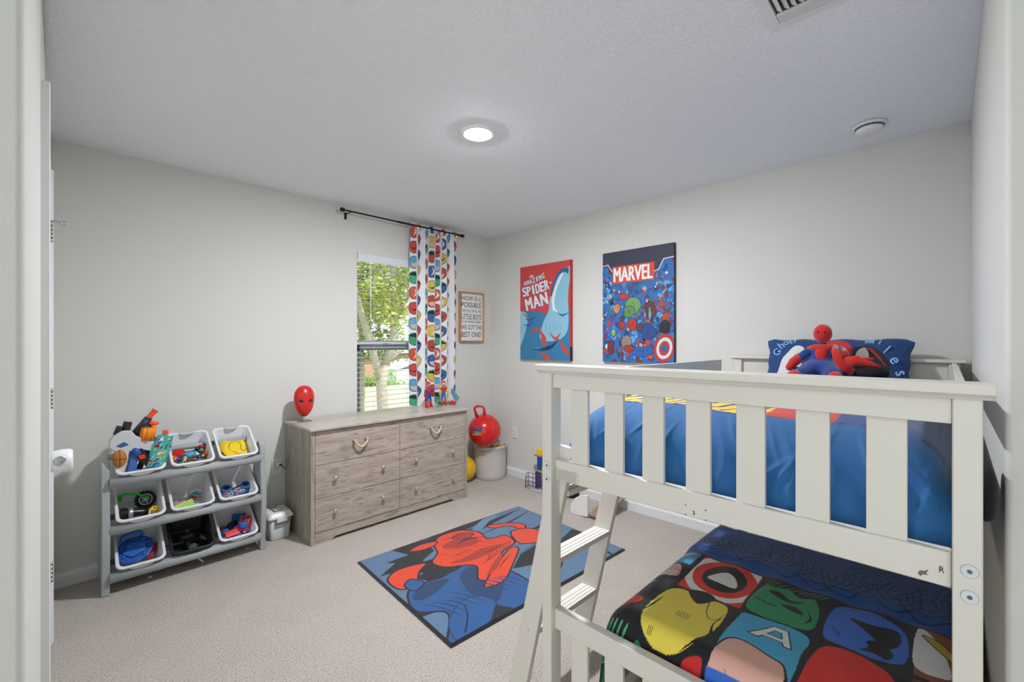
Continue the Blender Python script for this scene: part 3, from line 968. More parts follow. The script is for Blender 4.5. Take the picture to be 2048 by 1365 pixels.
# pillow leaning on the headboard
def pil_pos(U, V):
    s = (U - 0.5) * 2; t = (V - 0.5) * 2
    th = np.clip((1 - np.abs(s) ** 3.0) * (1 - np.abs(t) ** 2.6), 0, 1) ** 0.6
    y = 0.457 - s * 0.335 * (1 - 0.05 * (1 - t ** 2) + 0.010 * np.sin(t * 9)) 
    hgt = t * 0.165 * (1 + 0.03 * np.abs(s) ** 3 - 0.10 * np.clip(np.abs(s) - 0.9, 0, 1) / 0.1) + 0.004 * np.sin(s * 11) * t
    bulge = -0.075 * th + fbm(U * 5, V * 4, 5, 3, 3) * 0.006
    a = math.radians(24)
    x = 3.00 + hgt * math.sin(a) + bulge * math.cos(a)
    z = 1.20 + hgt * math.cos(a) - bulge * math.sin(a) * 0.3
    return np.stack([x, y, z], 1)
def pil_back(U, V):
    P = pil_pos(1 - U, V)
    c = math.radians(24)
    s = (U - 0.5) * 2; t = (V - 0.5) * 2
    th = np.clip((1 - np.abs(s) ** 3.0) * (1 - np.abs(t) ** 2.6), 0, 1) ** 0.6
    P[:, 0] += 0.075 * th * 1.9 * math.cos(c)
    P[:, 0] = np.minimum(P[:, 0], 3.10)
    return P
def pil_paint(U, V):
    p = Paint(U, V, '#163f74')
    W = '#d9dad8'
    p.poly([(0.10, 0.30), (0.13, 0.62), (0.22, 0.86), (0.30, 0.80), (0.29, 0.50), (0.22, 0.33)], W, line='#0f2b52', lw=0.004)
    p.poly([(0.38, 0.55), (0.42, 0.90), (0.55, 0.96), (0.64, 0.80), (0.60, 0.50), (0.48, 0.44)], '#c92e2a')
    p.poly([(0.46, 0.80), (0.52, 0.88), (0.62, 0.74), (0.55, 0.62)], '#d6d7d2')
    p.poly([(0.66, 0.42), (0.66, 0.80), (0.74, 0.88), (0.86, 0.66), (0.88, 0.40), (0.76, 0.30)], '#23222b')
    p.poly([(0.67, 0.50), (0.67, 0.76), (0.72, 0.84), (0.75, 0.66)], '#d6d7d2')
    p.stroke([(0.68, 0.86), (0.76, 0.80), (0.86, 0.52)], '#c92e2a', 0.010, taper=True)
    p.poly([(0.78, 0.05), (0.80, 0.28), (0.90, 0.24), (0.96, 0.06)], '#c33326')
    p.poly([(0.68, 0.06), (0.74, 0.22), (0.79, 0.16), (0.76, 0.04)], '#4a86c6')
    return p.c
pl = grid_obj('pillow_front', pil_pos, 200, 100, CLOTH, None, pil_paint)
pl.name = 'pillow'
tag(pl, 'navy printed pillow with light blue lettering, propped against the headboard of the upper bunk', 'pillow')
bk = grid_obj('pillow_back', pil_back, 60, 30, mat('navy_cloth', '#153a6b', 0.8), pl)
LB = mat('light_blue_print', '#7fb2dc', 0.7)
def on_pillow(name, txt, letters):
    for ch, u, v, rot, sz in letters:
        P = pil_pos(np.array([u]), np.array([v]))[0]
        text_mesh(name, ch, LB, sz * 0.75, sz * 0.85, pl, M=T(P[0] - 0.007, P[1], P[2]) @ R(-90, 'Z') @ R(-24, 'X') @ R(rot, 'Y'), bold=0.015, t=0.001, keep=True)
on_pillow('lettering', '', [('G', 0.075, 0.74, -50, 0.05), ('h', 0.115, 0.88, -38, 0.05), ('o', 0.155, 0.93, -22, 0.035), ('s', 0.19, 0.95, -12, 0.035), ('t', 0.225, 0.955, -4, 0.04),
                            ('M', 0.735, 0.955, 5, 0.05), ('i', 0.80, 0.93, 20, 0.045), ('l', 0.86, 0.80, 33, 0.055), ('e', 0.905, 0.62, 55, 0.042), ('s', 0.95, 0.42, 68, 0.042)])

def plush_doll():
    d = empty('plush_doll', (2.84, 0.475, 1.15), 0, 'red and blue plush doll sitting against the navy pillow on the upper bunk', 'plush toy')
    RED = mat('plush_red', '#c9241f', 0.9, sheen=0.4, noise=0.12, nscale=160)
    BLU = mat('plush_blue', '#1f3f86', 0.9, sheen=0.4, noise=0.1, nscale=160)
    # faces -x, +y is to the left in view
    skin('body', [(0, 0, 0.040, 0.052), (0.0, 0, 0.09, 0.047), (0.005, 0, 0.140, 0.050), (0.0, 0, 0.170, 0.022), (0.0, 0, 0.19, 0.020),
                  (0, 0.050, 0.146, 0.028), (-0.015, 0.085, 0.118, 0.025), (-0.035, 0.110, 0.088, 0.022),
                  (0, -0.050, 0.146, 0.028), (-0.02, -0.082, 0.128, 0.024), (-0.04, -0.080, 0.118, 0.022),
                  (-0.07, 0.050, 0.040, 0.048), (-0.16, 0.075, 0.012, 0.036), (-0.07, -0.050, 0.040, 0.048), (-0.16, -0.075, 0.012, 0.036)],
         [(0, 1), (1, 2), (2, 3), (3, 4), (2, 5), (5, 6), (6, 7), (2, 8), (8, 9), (9, 10), (0, 11), (11, 12), (0, 13), (13, 14)], BLU, d)
    MB().ell((-0.006, 0.0, 0.222), (0.043, 0.042, 0.050), 28, 20, M=T(0, 0, 0.010)).build('head', RED, d)
    vest = MB()
    vest.ell((-0.014, 0, 0.120), (0.040, 0.034, 0.055), 24, 16, e=0.9)
    vest.tube([(-0.010, 0.066, 0.150), (-0.020, 0.03, 0.158), (-0.024, 0, 0.154), (-0.020, -0.03, 0.158), (-0.010, -0.066, 0.150)], [0.012, 0.018, 0.022, 0.018, 0.012], 14)
    vest.build('red_vest', RED, d)
    MB().tube([(0.050 * math.cos(a), 0.050 * math.sin(a), 0.066 + 0.004 * math.cos(a)) for a in np.linspace(0, 2 * PI, 25)[:-1]], 0.011, 10, closed=True).build('belt', RED, d)
    for s_, pts in ((1, [(-0.012, 0.098, 0.108), (-0.045, 0.125, 0.078), (-0.065, 0.140, 0.052)]), (-1, [(-0.022, -0.092, 0.128), (-0.050, -0.088, 0.122), (-0.072, -0.075, 0.112)])):
        MB().tube(pts, [0.026, 0.025, 0.018], 16).ell(pts[-1], 0.019, 14, 10).ell((pts[-1][0] - 0.004, pts[-1][1] - 0.014 * s_, pts[-1][2] + 0.012), (0.009, 0.007, 0.013), 10, 8).build('mitten', RED, d)
        MB().ell((-0.0475, s_ * 0.015, 0.239), (0.003, 0.0045, 0.0045), 12, 8).build('button_eye', BLACK, d)
        MB().ell((-0.215, s_ * 0.085, 0.010), (0.045, 0.034, 0.036), 16, 12).build('boot', RED, d)
plush_doll()
sc2 = empty('plush_snake', (2.80, 0.36, 1.16), 0, 'limp red and black plush toy lying beside the seated doll in front of the pillow', 'plush toy')
MB().tube([(0.03, 0.060, 0.155), (-0.03, 0.048, 0.130), (-0.05, 0.038, 0.09), (-0.05, 0.015, 0.05), (-0.03, -0.02, 0.025)], [0.012, 0.020, 0.020, 0.022, 0.022], 14, flat=0.55).tube([(-0.02, 0.01, 0.07), (-0.02, -0.04, 0.085), (-0.02, -0.085, 0.070), (-0.02, -0.125, 0.055)], [0.030, 0.028, 0.014, 0.009], 14).tube([(-0.02, -0.05, 0.09), (-0.02, -0.10, 0.095)], [0.014, 0.007], 10).build('red_limb', mat('plush_red', '#c9241f'), sc2)
MB().ell((-0.01, -0.09, 0.025), (0.05, 0.07, 0.035), 16, 10).build('black_body', mat('black_cloth', '#16171c', 0.9), sc2)
tag(MB().ell((2.80, 0.585, 1.185), (0.02, 0.022, 0.02), 14, 8).ell((2.80, 0.600, 1.175), (0.014, 0.02, 0.012), 12, 8).build('small_toy', mat('toy_skyblue', '#2f95b8', 0.5)), 'small sky-blue toy held beside the hand of the seated plush doll', 'toy')

# lower mattress, fitted sheet, printed comforter
MB().ell((2.18, 0.345, 0.345), (0.89, 0.37, 0.085), 40, 16, e=0.2).build('mattress', mat('mattress_white', '#e4e2dd', 0.8))
for o in bpy.data.objects:
    if o.name == 'mattress.001': tag(o, 'white mattress on the lower bunk under the comic-panel comforter', 'mattress')
def sheet_pos(U, V):
    x = 2.10 + U * 0.95
    s = V
    y = np.where(s < 0.1, 0.79, np.where(s < 0.9, 0.79 - (s - 0.1) / 0.8 * 0.85, -0.06))
    z = 0.450 - 0.10 * np.clip((0.1 - s) / 0.1, 0, 1) - 0.10 * np.clip((s - 0.9) / 0.1, 0, 1) + fbm(x, y, 9, 3, 9) * 0.003
    return np.stack([x, y, z], 1)
def sheet_paint(U, V):
    p = Paint(U, V, '#d5d9dd')
    r = random.Random(4)
    for i in range(15):
        for j in range(9):
            c = ['#2c7fb0', '#c23028', '#cdbb3b', '#c99f93', '#2f8a5a', '#1d2430'][(i * 2 + j) % 6]
            cx = 0.03 + i / 14.5; cy = 0.1 + j * 0.1 + (0.05 if i % 2 else 0)
            p.oval(cx, cy, 0.022, 0.030, c, r.uniform(-1, 1), line='#20242c', lw=0.003)
            p.oval(cx + 0.005, cy, 0.008, 0.012, '#e4d9d0')
    return p.c
sh = grid_obj('fitted_sheet', sheet_pos, 200, 200, CLOTH, None, sheet_paint)
tag(sh, 'white sheet with small colourful print at the head end of the lower bunk', 'sheet')

def low_xy(U, V):
    """U: 0 hem on the open side .. 1 wall ; V: 0 foot .. 1 folded edge"""
    L = 1.16                      # cloth length across
    s = U * L
    x = 1.255 + V * 0.955
    return s, x
def low_pos(U, V):
    s, x = low_xy(U, V)
    drop = 0.24
    r = 0.075
    y0 = 0.815
    y = np.empty_like(s); z = np.empty_like(s)
    a = s < drop
    y[a] = y0 + 0.02 * (drop - s[a]) / drop + 0.010 * np.sin(x[a] * 16 + 1) * (drop - s[a]) / drop; z[a] = 0.462 - r - (drop - s[a])
    arc = r * PI / 2
    b = (s >= drop) & (s < drop + arc)
    t = (s[b] - drop) / r
    y[b] = y0 - r * (1 - np.cos(t)); z[b] = 0.462 - r + r * np.sin(t)
    c = s >= drop + arc
    y[c] = y0 - r - (s[c] - drop - arc); z[c] = 0.462
    # wall side: sinks towards the wall
    k = np.clip((0.02 - y) / 0.09, 0, 1)
    z -= 0.05 * k ** 2
    y = np.maximum(y, -0.070)
    f = fbm(x, y, 11, 4, 9)
    rid = np.sin(y * 46 + 1.6 * np.sin(x * 7) + fbm(x, y, 21, 2, 4) * 3) * np.clip(0.5 + fbm(x, y, 31, 2, 5), 0, 1)
    h = f * 0.006 + rid * 0.0035
    far = np.clip((V - 0.64) / 0.05, 0, 1)
    z = z + h * (1 - 0.5 * far) + far * 0.012
    end = np.clip((V - 0.97) / 0.03, 0, 1)
    z -= end * 0.018
    y[a] += h[a]
    foot = np.clip(V / 0.065, 0, 1)
    x = np.where(V < 0.065, 1.250 + 0.067 * (1 - np.cos(foot * PI / 2)), x)
    z = z - 0.105 * (1 - np.sin(foot * PI / 2))
    return np.stack([x, y, z], 1)
def low_paint(U, V):
    s, X = low_xy(U, V)
    drop, r, y0 = 0.24, 0.075, 0.815
    arc = r * PI / 2
    # W runs in metres of cloth: 0 at y=0.70 on top, growing towards the wall
    Y = np.where(s < drop + arc, (y0 - r) + (drop + arc - s), y0 - r - (s - drop - arc))
    p = Paint(Y, X, '#14161d')
    K = '#12141b'
    Wt = '#f2f4f6'
    def hatch(x0, y0_, n, dx, dy, lx, ly, col=K, w=0.0018):
        for i in range(n):
            p.stroke([(x0 + i * dx, y0_ + i * dy), (x0 + i * dx + lx, y0_ + i * dy + ly)], col, w, smooth=False, taper=True)
    def cell(y1, y2, x1, x2, col, g=0.006):
        p.put((Y < y1 - g) & (Y > y2 + g) & (X > x1 + g) & (X < x2 - g), col)
    # ---- far row (x 1.565..1.84)
    cell(0.70, 0.49, 1.565, 1.86, '#f03430', 0.0)
    cy, cx = 0.59, 1.72
    def clipo(rx, ry, col):
        m = ((Y - cy) / rx) ** 2 + ((X - cx) / ry) ** 2 < 1
        m &= (Y < 0.70) & (Y > 0.494) & (X > 1.568)
        p.put(m, col)
    clipo(0.128, 0.168, Wt); clipo(0.104, 0.134, '#f03430'); clipo(0.072, 0.098, K)
    p.poly([(0.640, 1.69), (0.600, 1.76), (0.560, 1.745), (0.540, 1.69), (0.580, 1.675)], Wt)
    p.poly([(0.485, 1.60), (0.475, 1.77), (0.43, 1.82), (0.35, 1.82), (0.30, 1.75), (0.29, 1.62), (0.33, 1.575), (0.43, 1.57)], '#2c9c68', line=K, lw=0.004)
    for q in ([(0.48, 1.80), (0.44, 1.78), (0.40, 1.80), (0.36, 1.77), (0.32, 1.79), (0.29, 1.76), (0.29, 1.86), (0.48, 1.86)],
              [(0.45, 1.74), (0.42, 1.76), (0.38, 1.735), (0.34, 1.75), (0.37, 1.72), (0.42, 1.725)],
              [(0.40, 1.69), (0.36, 1.70), (0.33, 1.67), (0.36, 1.665)]):
        p.poly(q, K)
    hatch(0.47, 1.79, 9, -0.02, 0.002, -0.02, 0.03, '#2f8d60', 0.004)
    p.stroke([(0.47, 1.67), (0.44, 1.66), (0.41, 1.665)], K, 0.003); p.stroke([(0.33, 1.71), (0.31, 1.66), (0.32, 1.62)], K, 0.004, taper=True)
    p.poly([(0.27, 1.60), (0.275, 1.75), (0.25, 1.82), (0.16, 1.83), (0.09, 1.78), (0.08, 1.62), (0.13, 1.58), (0.21, 1.575)], '#3b78e6', line=K, lw=0.003)
    p.poly([(0.225, 1.76), (0.17, 1.755), (0.11, 1.775), (0.10, 1.70), (0.13, 1.655), (0.16, 1.69), (0.19, 1.72)], K)
    p.poly([(0.17, 1.66), (0.14, 1.68), (0.11, 1.64), (0.12, 1.60), (0.15, 1.61), (0.18, 1.60), (0.165, 1.63)], K)
    hatch(0.255, 1.68, 5, -0.005, -0.006, -0.004, -0.035)
    hatch(0.24, 1.80, 12, -0.012, 0.001, 0.008, 0.016)
    cell(0.070, -0.20, 1.57, 1.86, '#94583a', 0.004)
    p.poly([(0.066, 1.62), (0.066, 1.83), (0.03, 1.80), (0.0, 1.70), (0.0, 1.62)], Wt)
    p.poly([(0.055, 1.80), (0.02, 1.74), (-0.03, 1.70), (-0.03, 1.73), (0.01, 1.78)], '#c9b23c', line=K, lw=0.002)
    # ---- near row (x 1.28..1.56)
    p.poly([(0.715, 1.33), (0.715, 1.50), (0.68, 1.555), (0.63, 1.545), (0.60, 1.50), (0.565, 1.555), (0.515, 1.545), (0.50, 1.44), (0.515, 1.32), (0.57, 1.275), (0.66, 1.275)], '#f0dc52', line=K, lw=0.005)
    p.poly([(0.655, 1.56), (0.60, 1.495), (0.565, 1.56), (0.60, 1.585)], K)
    hatch(0.625, 1.42, 6, -0.007, 0.000, 0.001, -0.035)
    hatch(0.665, 1.30, 3, -0.006, 0, 0, -0.012)
    p.stroke([(0.70, 1.46), (0.705, 1.40), (0.712, 1.34)], K, 0.004, taper=True)
    p.stroke([(0.51, 1.50), (0.52, 1.42), (0.51, 1.36), (0.53, 1.31), (0.56, 1.285)], K, 0.005, taper=True)
    p.stroke([(0.575, 1.545), (0.56, 1.47), (0.535, 1.44), (0.51, 1.46)], K, 0.0015)
    cell(0.715, 0.49, 1.20, 1.272, K)
    p.poly([(0.55, 1.275), (0.50, 1.29), (0.50, 1.255), (0.53, 1.25)], '#cf2a26')
    p.poly([(0.482, 1.33), (0.482, 1.50), (0.46, 1.56), (0.30, 1.565), (0.29, 1.45), (0.287, 1.30), (0.33, 1.36), (0.44, 1.37)], '#45b2e2', line=K, lw=0.004)
    p.poly([(0.475, 1.345), (0.44, 1.40), (0.36, 1.385), (0.31, 1.35), (0.30, 1.20), (0.47, 1.18)], '#e8b4a4', line=K, lw=0.003)
    p.stroke([(0.44, 1.29), (0.39, 1.265), (0.34, 1.27)], K, 0.003, taper=True)
    # the letter A, cap height along +x
    A = [(0.432, 1.455), (0.385, 1.545), (0.345, 1.545), (0.318, 1.455), (0.338, 1.455), (0.346, 1.475), (0.395, 1.475), (0.405, 1.455)]
    p.poly(A, Wt, smooth=False, line=K, lw=0.002)
    p.poly([(0.390, 1.492), (0.375, 1.525), (0.358, 1.525), (0.350, 1.492)], '#45b2e2', smooth=False, line=K, lw=0.0015)
    cell(0.485, 0.285, 1.1, 1.285, '#356fd0', 0.0)
    hatch(0.47, 1.262, 5, 0, -0.006, -0.09, 0.004)
    p.poly([(0.28, 1.30), (0.277, 1.47), (0.25, 1.555), (0.16, 1.565), (0.10, 1.52), (0.08, 1.40), (0.09, 1.25), (0.27, 1.20)], '#ea2b26', line=K, lw=0.004)
    cell(0.072, -0.2, 1.1, 1.56, '#6b3c26', 0.006)
    p.poly([(0.06, 1.30), (0.06, 1.42), (0.0, 1.40), (-0.03, 1.3)], '#8a5336')
    p.poly([(0.715, 1.20), (0.70, 1.27), (0.66, 1.262), (0.60, 1.22), (0.58, 1.1), (0.72, 1.1)], '#2c9c68')
    for q in ([(0.70, 1.255), (0.67, 1.235), (0.64, 1.25), (0.66, 1.22), (0.69, 1.23)], [(0.62, 1.24), (0.60, 1.2), (0.58, 1.22), (0.56, 1.2), (0.57, 1.255)]):
        p.poly(q, '#4fb880')
    hatch(0.70, 1.262, 10, -0.018, 0.0, -0.012, -0.03, '#2f8d60', 0.006)
    # ---- side drape (Y 0.72..1.1)
    cell(0.93, 0.718, 1.72, 1.86, '#3a9bc9', 0.0)
    p.poly([(0.93, 1.64), (0.86, 1.70), (0.76, 1.71), (0.725, 1.66), (0.74, 1.60), (0.93, 1.60)], '#d8ab9b', line=K, lw=0.003)
    p.poly([(0.93, 1.86), (0.93, 1.80), (0.86, 1.79), (0.82, 1.83), (0.78, 1.80), (0.725, 1.84), (0.725, 1.865)], '#c9cdd2')
    hatch(0.90, 1.60, 12, -0.014, 0.0, -0.010, 0.045, Wt, 0.005)
    p.poly([(0.86, 1.53), (0.80, 1.56), (0.77, 1.54), (0.81, 1.52)], '#3a9bc9')
    hatch(0.92, 1.49, 9, -0.012, 0.0, 0.004, 0.03, Wt, 0.0035)
    p.poly([(0.95, 1.28), (0.95, 1.44), (0.88, 1.46), (0.80, 1.43), (0.74, 1.40), (0.76, 1.34), (0.86, 1.30)], '#cf3020', line=K, lw=0.004)
    p.poly([(0.95, 1.36), (0.93, 1.32), (0.90, 1.30), (0.95, 1.28)], '#e6ded8')
    p.poly([(1.2, 1.20), (1.2, 1.29), (0.95, 1.285), (0.80, 1.275), (0.735, 1.25), (0.74, 1.20)], '#2c9058')
    p.stroke([(1.1, 1.28), (0.98, 1.25), (0.85, 1.26)], '#16382a', 0.008, taper=True)
    hatch(0.85, 1.265, 6, -0.02, -0.002, -0.018, 0.03, '#4fb880', 0.006)
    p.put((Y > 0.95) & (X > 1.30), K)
    p.stroke([(1.12, 1.36), (1.05, 1.31), (0.97, 1.30)], '#c23028', 0.006, taper=True)
    # ---- folded-over navy end
    nv = X > 1.842
    p.put(nv, '#22569f')
    keep = p.c.copy()
    r = random.Random(3)
    for k in range(11):
        c1 = 0.72 - k * 0.075; c2 = 2.02 + r.uniform(-0.05, 0.05)
        for m_ in range(3):
            rr = 0.022 + m_ * 0.020
            pts = [(c1 + rr * (1.1 + 0.3 * math.sin(3 * a + k)) * math.cos(a), c2 + rr * (1.7 + 0.3 * math.cos(2 * a + k)) * math.sin(a)) for a in np.linspace(0, 2 * PI, 10)[:-1]]
            p.stroke(pts, '#0c1c3c', 0.0022, closed=True)
    for k in range(9):
        c1 = 0.74 - k * 0.09
        p.stroke([(c1, 1.86 + r.uniform(0, 0.06)), (c1 - 0.05, 1.92 + r.uniform(-0.05, 0.05)), (c1 - 0.09, 1.88 + r.uniform(0, 0.1))], '#0c1c3c', 0.002)
    p.c[~nv] = keep[~nv]
    p.put((X > 1.836) & (X < 1.845), '#0f1f3d')
    return p.c
lc_ = grid_obj('comforter', low_pos, 620, 560, CLOTH, None, low_paint, thick=0.012)
tag(lc_, 'comic-panel comforter with navy folded edge, spread over the lower bunk', 'comforter')
tag(MB().ell((1.34, -0.052, 1.028), (0.095, 0.019, 0.055), 24, 16, e=0.8).build('stuffed_cushion', mat('charcoal_cloth', '#131416', 0.95)), 'dark grey stuffed cushion squeezed between the upper bunk and the right wall', 'cushion')

# ================================================================== RUG
RUGM = mat('rug_pile', '#ffffff', 0.95, attr='Col', sheen=0.3, bump=0.6, bscale=350, bdist=0.003, noise=0.12, nscale=300)
RC = [Vector((1.259, 2.552)), Vector((1.192, 1.545)), Vector((2.545, 1.478)), Vector((2.608, 2.490))]   # image: left, bottom, right, top
def rug_xy(U, V):
    # U: 0 at the left/bottom edge .. 1 at the top/right edge ; V: 0 bottom edge .. 1 top(left-top) edge
    b = np.array([RC[1] + (RC[2] - RC[1]) * 0, RC[1]])
    A, B, C_, D = [np.array(q) for q in (RC[1], RC[2], RC[3], RC[0])]
    U = U[:, None]; V = V[:, None]
    return A * (1 - U) * (1 - V) + B * U * (1 - V) + C_ * U * V + D * (1 - U) * V
def rug_pos(U, V):
    p = rug_xy(U, V)
    e = np.minimum(np.minimum(U, 1 - U) * 1.35, np.minimum(V, 1 - V))
    z = 0.004 + 0.008 * np.clip(e / 0.012, 0, 1) + 0.006 * np.clip(fbm(p[:, 0], p[:, 1], 2, 2, 5), 0, 1)
    return np.column_stack([p, z])
def rug_paint(U, V):
    # paint in metres: a along U (1.35), b along V (1.0)
    a = U * 1.35; b = V
    p = Paint(a, b, '#54718f')
    K = '#101219'; O = '#d63c17'; OD = '#9e2915'; B = '#194f86'; BD = '#10345c'; L = '#6d89a5'
    r = random.Random(5)
    # broad dark city-like streaks
    for q in ([(0.0, 0.36), (0.20, 0.52), (0.16, 0.60), (0.34, 0.62), (0.30, 0.72), (0.55, 0.70), (0.60, 0.40), (0.40, 0.20), (0.0, 0.26)],
              [(0.22, 0.98), (0.30, 0.80), (0.48, 0.88), (0.60, 1.02), (0.30, 1.02)],
              [(0.52, 1.0), (0.60, 0.78), (0.95, 0.97), (1.2, 0.99), (1.0, 0.99), (0.8, 1.0)],
              [(0.60, 0.10), (0.95, 0.30), (1.32, 0.42), (1.34, 0.33), (1.0, 0.20), (0.7, 0.02)]):
        p.poly(q, K, smooth=False)
    for q in ([(0.24, 0.44), (0.40, 0.50), (0.30, 0.46)], [(0.62, 0.93), (0.9, 0.97), (0.8, 0.955)], [(0.62, 0.90), (1.0, 0.935), (0.9, 0.915)]):
        p.poly(q, L, smooth=False)
    for k in range(26):
        y = 0.86 + k * 0.0055
        p.stroke([(0.66 + k * 0.012, y - 0.02), (1.0 + k * 0.004, y)], '#6f8fae', 0.0018, smooth=False, taper=True)
    for k in range(16):
        y = 0.30 + k * 0.014
        p.stroke([(0.80 + r.uniform(0, 0.2), y), (1.15 + r.uniform(0, 0.12), y + 0.03)], K, 0.0035, smooth=False, taper=True)
    p.stroke([(0.75, 0.78), (1.05, 0.80), (1.33, 0.86)], K, 0.010, taper=True)
    p.stroke([(0.85, 0.62), (1.1, 0.60), (1.34, 0.62)], K, 0.016, taper=True)
    p.stroke([(0.9, 0.34), (1.1, 0.25), (1.34, 0.28)], K, 0.022, taper=True)
    p.stroke([(1.22, 0.02), (1.25, 0.12), (1.33, 0.20)], K, 0.010)
    p.poly([(0.30, 0.02), (0.50, 0.02), (0.62, 0.12), (0.56, 0.28), (0.44, 0.20)], L, smooth=False)
    for k in range(6):
        p.stroke([(0.32 + k * 0.05, 0.03), (0.50 + k * 0.02, 0.24)], K, 0.004, smooth=False)
    # deep blue mass, bottom left
    p.poly([(0.02, 0.40), (0.10, 0.52), (0.30, 0.50), (0.44, 0.56), (0.58, 0.50), (0.62, 0.28), (0.55, 0.02), (0.0, 0.0), (0.0, 0.03), (0.12, 0.20), (0.02, 0.30)], B, line=K, lw=0.006)
    p.poly([(0.06, 0.44), (0.18, 0.50), (0.30, 0.46), (0.20, 0.40), (0.08, 0.38)], BD)
    p.poly([(0.30, 0.22), (0.36, 0.44), (0.50, 0.48), (0.56, 0.30), (0.46, 0.18), (0.36, 0.12)], BD)
    p.poly([(0.04, 0.02), (0.10, 0.16), (0.26, 0.24), (0.36, 0.16), (0.30, 0.04), (0.12, 0.0)], '#184f88', line=BD, lw=0.004)
    p.stroke([(0.10, 0.03), (0.18, 0.12), (0.22, 0.20)], K, 0.004)
    p.poly([(0.22, 0.0), (0.34, 0.10), (0.40, 0.0)], K, smooth=False)
    # big orange-red shapes: an abstract looping flame
    p.poly([(0.46, 0.86), (0.56, 0.95), (0.72, 0.93), (0.80, 0.82), (0.78, 0.70), (0.90, 0.66), (0.88, 0.54), (0.74, 0.50), (0.62, 0.40), (0.50, 0.30), (0.42, 0.34), (0.50, 0.46), (0.46, 0.52), (0.36, 0.58), (0.33, 0.68), (0.42, 0.76)], O, line=K, lw=0.006)
    p.poly([(0.40, 0.26), (0.52, 0.24), (0.68, 0.34), (0.84, 0.46), (0.80, 0.50), (0.64, 0.42), (0.50, 0.34)], O, line=K, lw=0.005)
    p.poly([(0.48, 0.80), (0.60, 0.84), (0.72, 0.78), (0.70, 0.70), (0.56, 0.72)], OD)
    p.poly([(0.40, 0.60), (0.52, 0.60), (0.66, 0.62), (0.80, 0.58), (0.68, 0.54), (0.52, 0.54)], OD)
    p.poly([(0.48, 0.34), (0.62, 0.44), (0.72, 0.48), (0.60, 0.38)], OD)
    p.poly([(0.02, 0.74), (0.16, 0.82), (0.12, 0.86), (0.30, 0.86), (0.26, 0.90), (0.44, 0.93), (0.42, 0.80), (0.30, 0.74), (0.34, 0.62), (0.24, 0.60), (0.16, 0.72)], K, smooth=False)
    p.poly([(0.20, 0.66), (0.30, 0.70), (0.34, 0.60), (0.44, 0.52), (0.36, 0.50), (0.26, 0.54)], K, smooth=False)
    p.poly([(0.64, 0.30), (0.80, 0.40), (0.96, 0.42), (0.86, 0.34), (1.0, 0.34), (0.80, 0.24)], K, smooth=False)
    p.poly([(0.60, 0.06), (0.72, 0.20), (0.84, 0.22), (0.76, 0.10)], K, smooth=False)
    p.poly([(0.84, 0.84), (0.98, 0.92), (1.3, 0.94), (1.1, 0.89)], K, smooth=False)
    for k in range(9):
        p.stroke([(0.38 + k * 0.045, 0.80 - 0.02 * (k % 3)), (0.45 + k * 0.045, 0.70 - 0.03 * (k % 2)), (0.47 + k * 0.05, 0.60)], OD, 0.004, taper=True)
    for k in range(7):
        p.stroke([(0.50 + k * 0.05, 0.45 + 0.01 * k), (0.60 + k * 0.04, 0.48 + 0.012 * k), (0.70 + k * 0.03, 0.58)], OD, 0.006, taper=True)
    for k in range(12):
        p.stroke([(0.06 + k * 0.04, 0.36 - 0.02 * (k % 4)), (0.12 + k * 0.04, 0.26), (0.16 + k * 0.04, 0.14)], BD, 0.006, taper=True)
    p.poly([(0.60, 0.86), (0.68, 0.90), (0.76, 0.84), (0.70, 0.80)], OD, line=K, lw=0.003)
    p.stroke([(0.56, 0.76), (0.66, 0.79), (0.77, 0.75)], K, 0.010, taper=True)
    for q in ([(0.44, 0.64), (0.52, 0.66), (0.60, 0.64)], [(0.50, 0.90), (0.60, 0.88), (0.72, 0.86)], [(0.56, 0.34), (0.66, 0.40), (0.76, 0.44)], [(0.62, 0.56), (0.74, 0.56), (0.86, 0.58)]):
        p.stroke(q, K, 0.004, taper=True)
    p.poly([(0.30, 0.90), (0.40, 0.93), (0.50, 0.90), (0.46, 0.86), (0.36, 0.86)], O, line=K, lw=0.005)
    p.poly([(0.42, 1.0), (0.46, 0.96), (0.54, 0.99), (0.50, 1.02)], '#234a7c', smooth=False)
    p.poly([(0.90, 0.86), (0.98, 0.84), (1.10, 0.76), (1.12, 0.68), (1.06, 0.66), (1.02, 0.76), (0.92, 0.80)], O, line=K, lw=0.006)
    p.poly([(0.98, 0.68), (1.10, 0.64), (1.14, 0.50), (1.02, 0.44), (0.90, 0.50), (0.92, 0.60)], O, line=K, lw=0.006)
    p.poly([(0.04, 0.68), (0.14, 0.74), (0.30, 0.70), (0.22, 0.64), (0.16, 0.56), (0.10, 0.52), (0.04, 0.56)], O, line=K, lw=0.006)
    p.poly([(0.08, 0.56), (0.14, 0.60), (0.18, 0.52), (0.10, 0.48)], B, line=K, lw=0.005)
    e = np.minimum(np.minimum(a, 1.35 - a), np.minimum(b, 1 - b))
    p.put(e < 0.012, '#101218')
    return p.c
rg = grid_obj('area_rug', rug_pos, 460, 340, RUGM, None, rug_paint)
tag(rg, 'blue-grey, black and orange-red patterned area rug with a black bound edge on the carpet', 'rug')

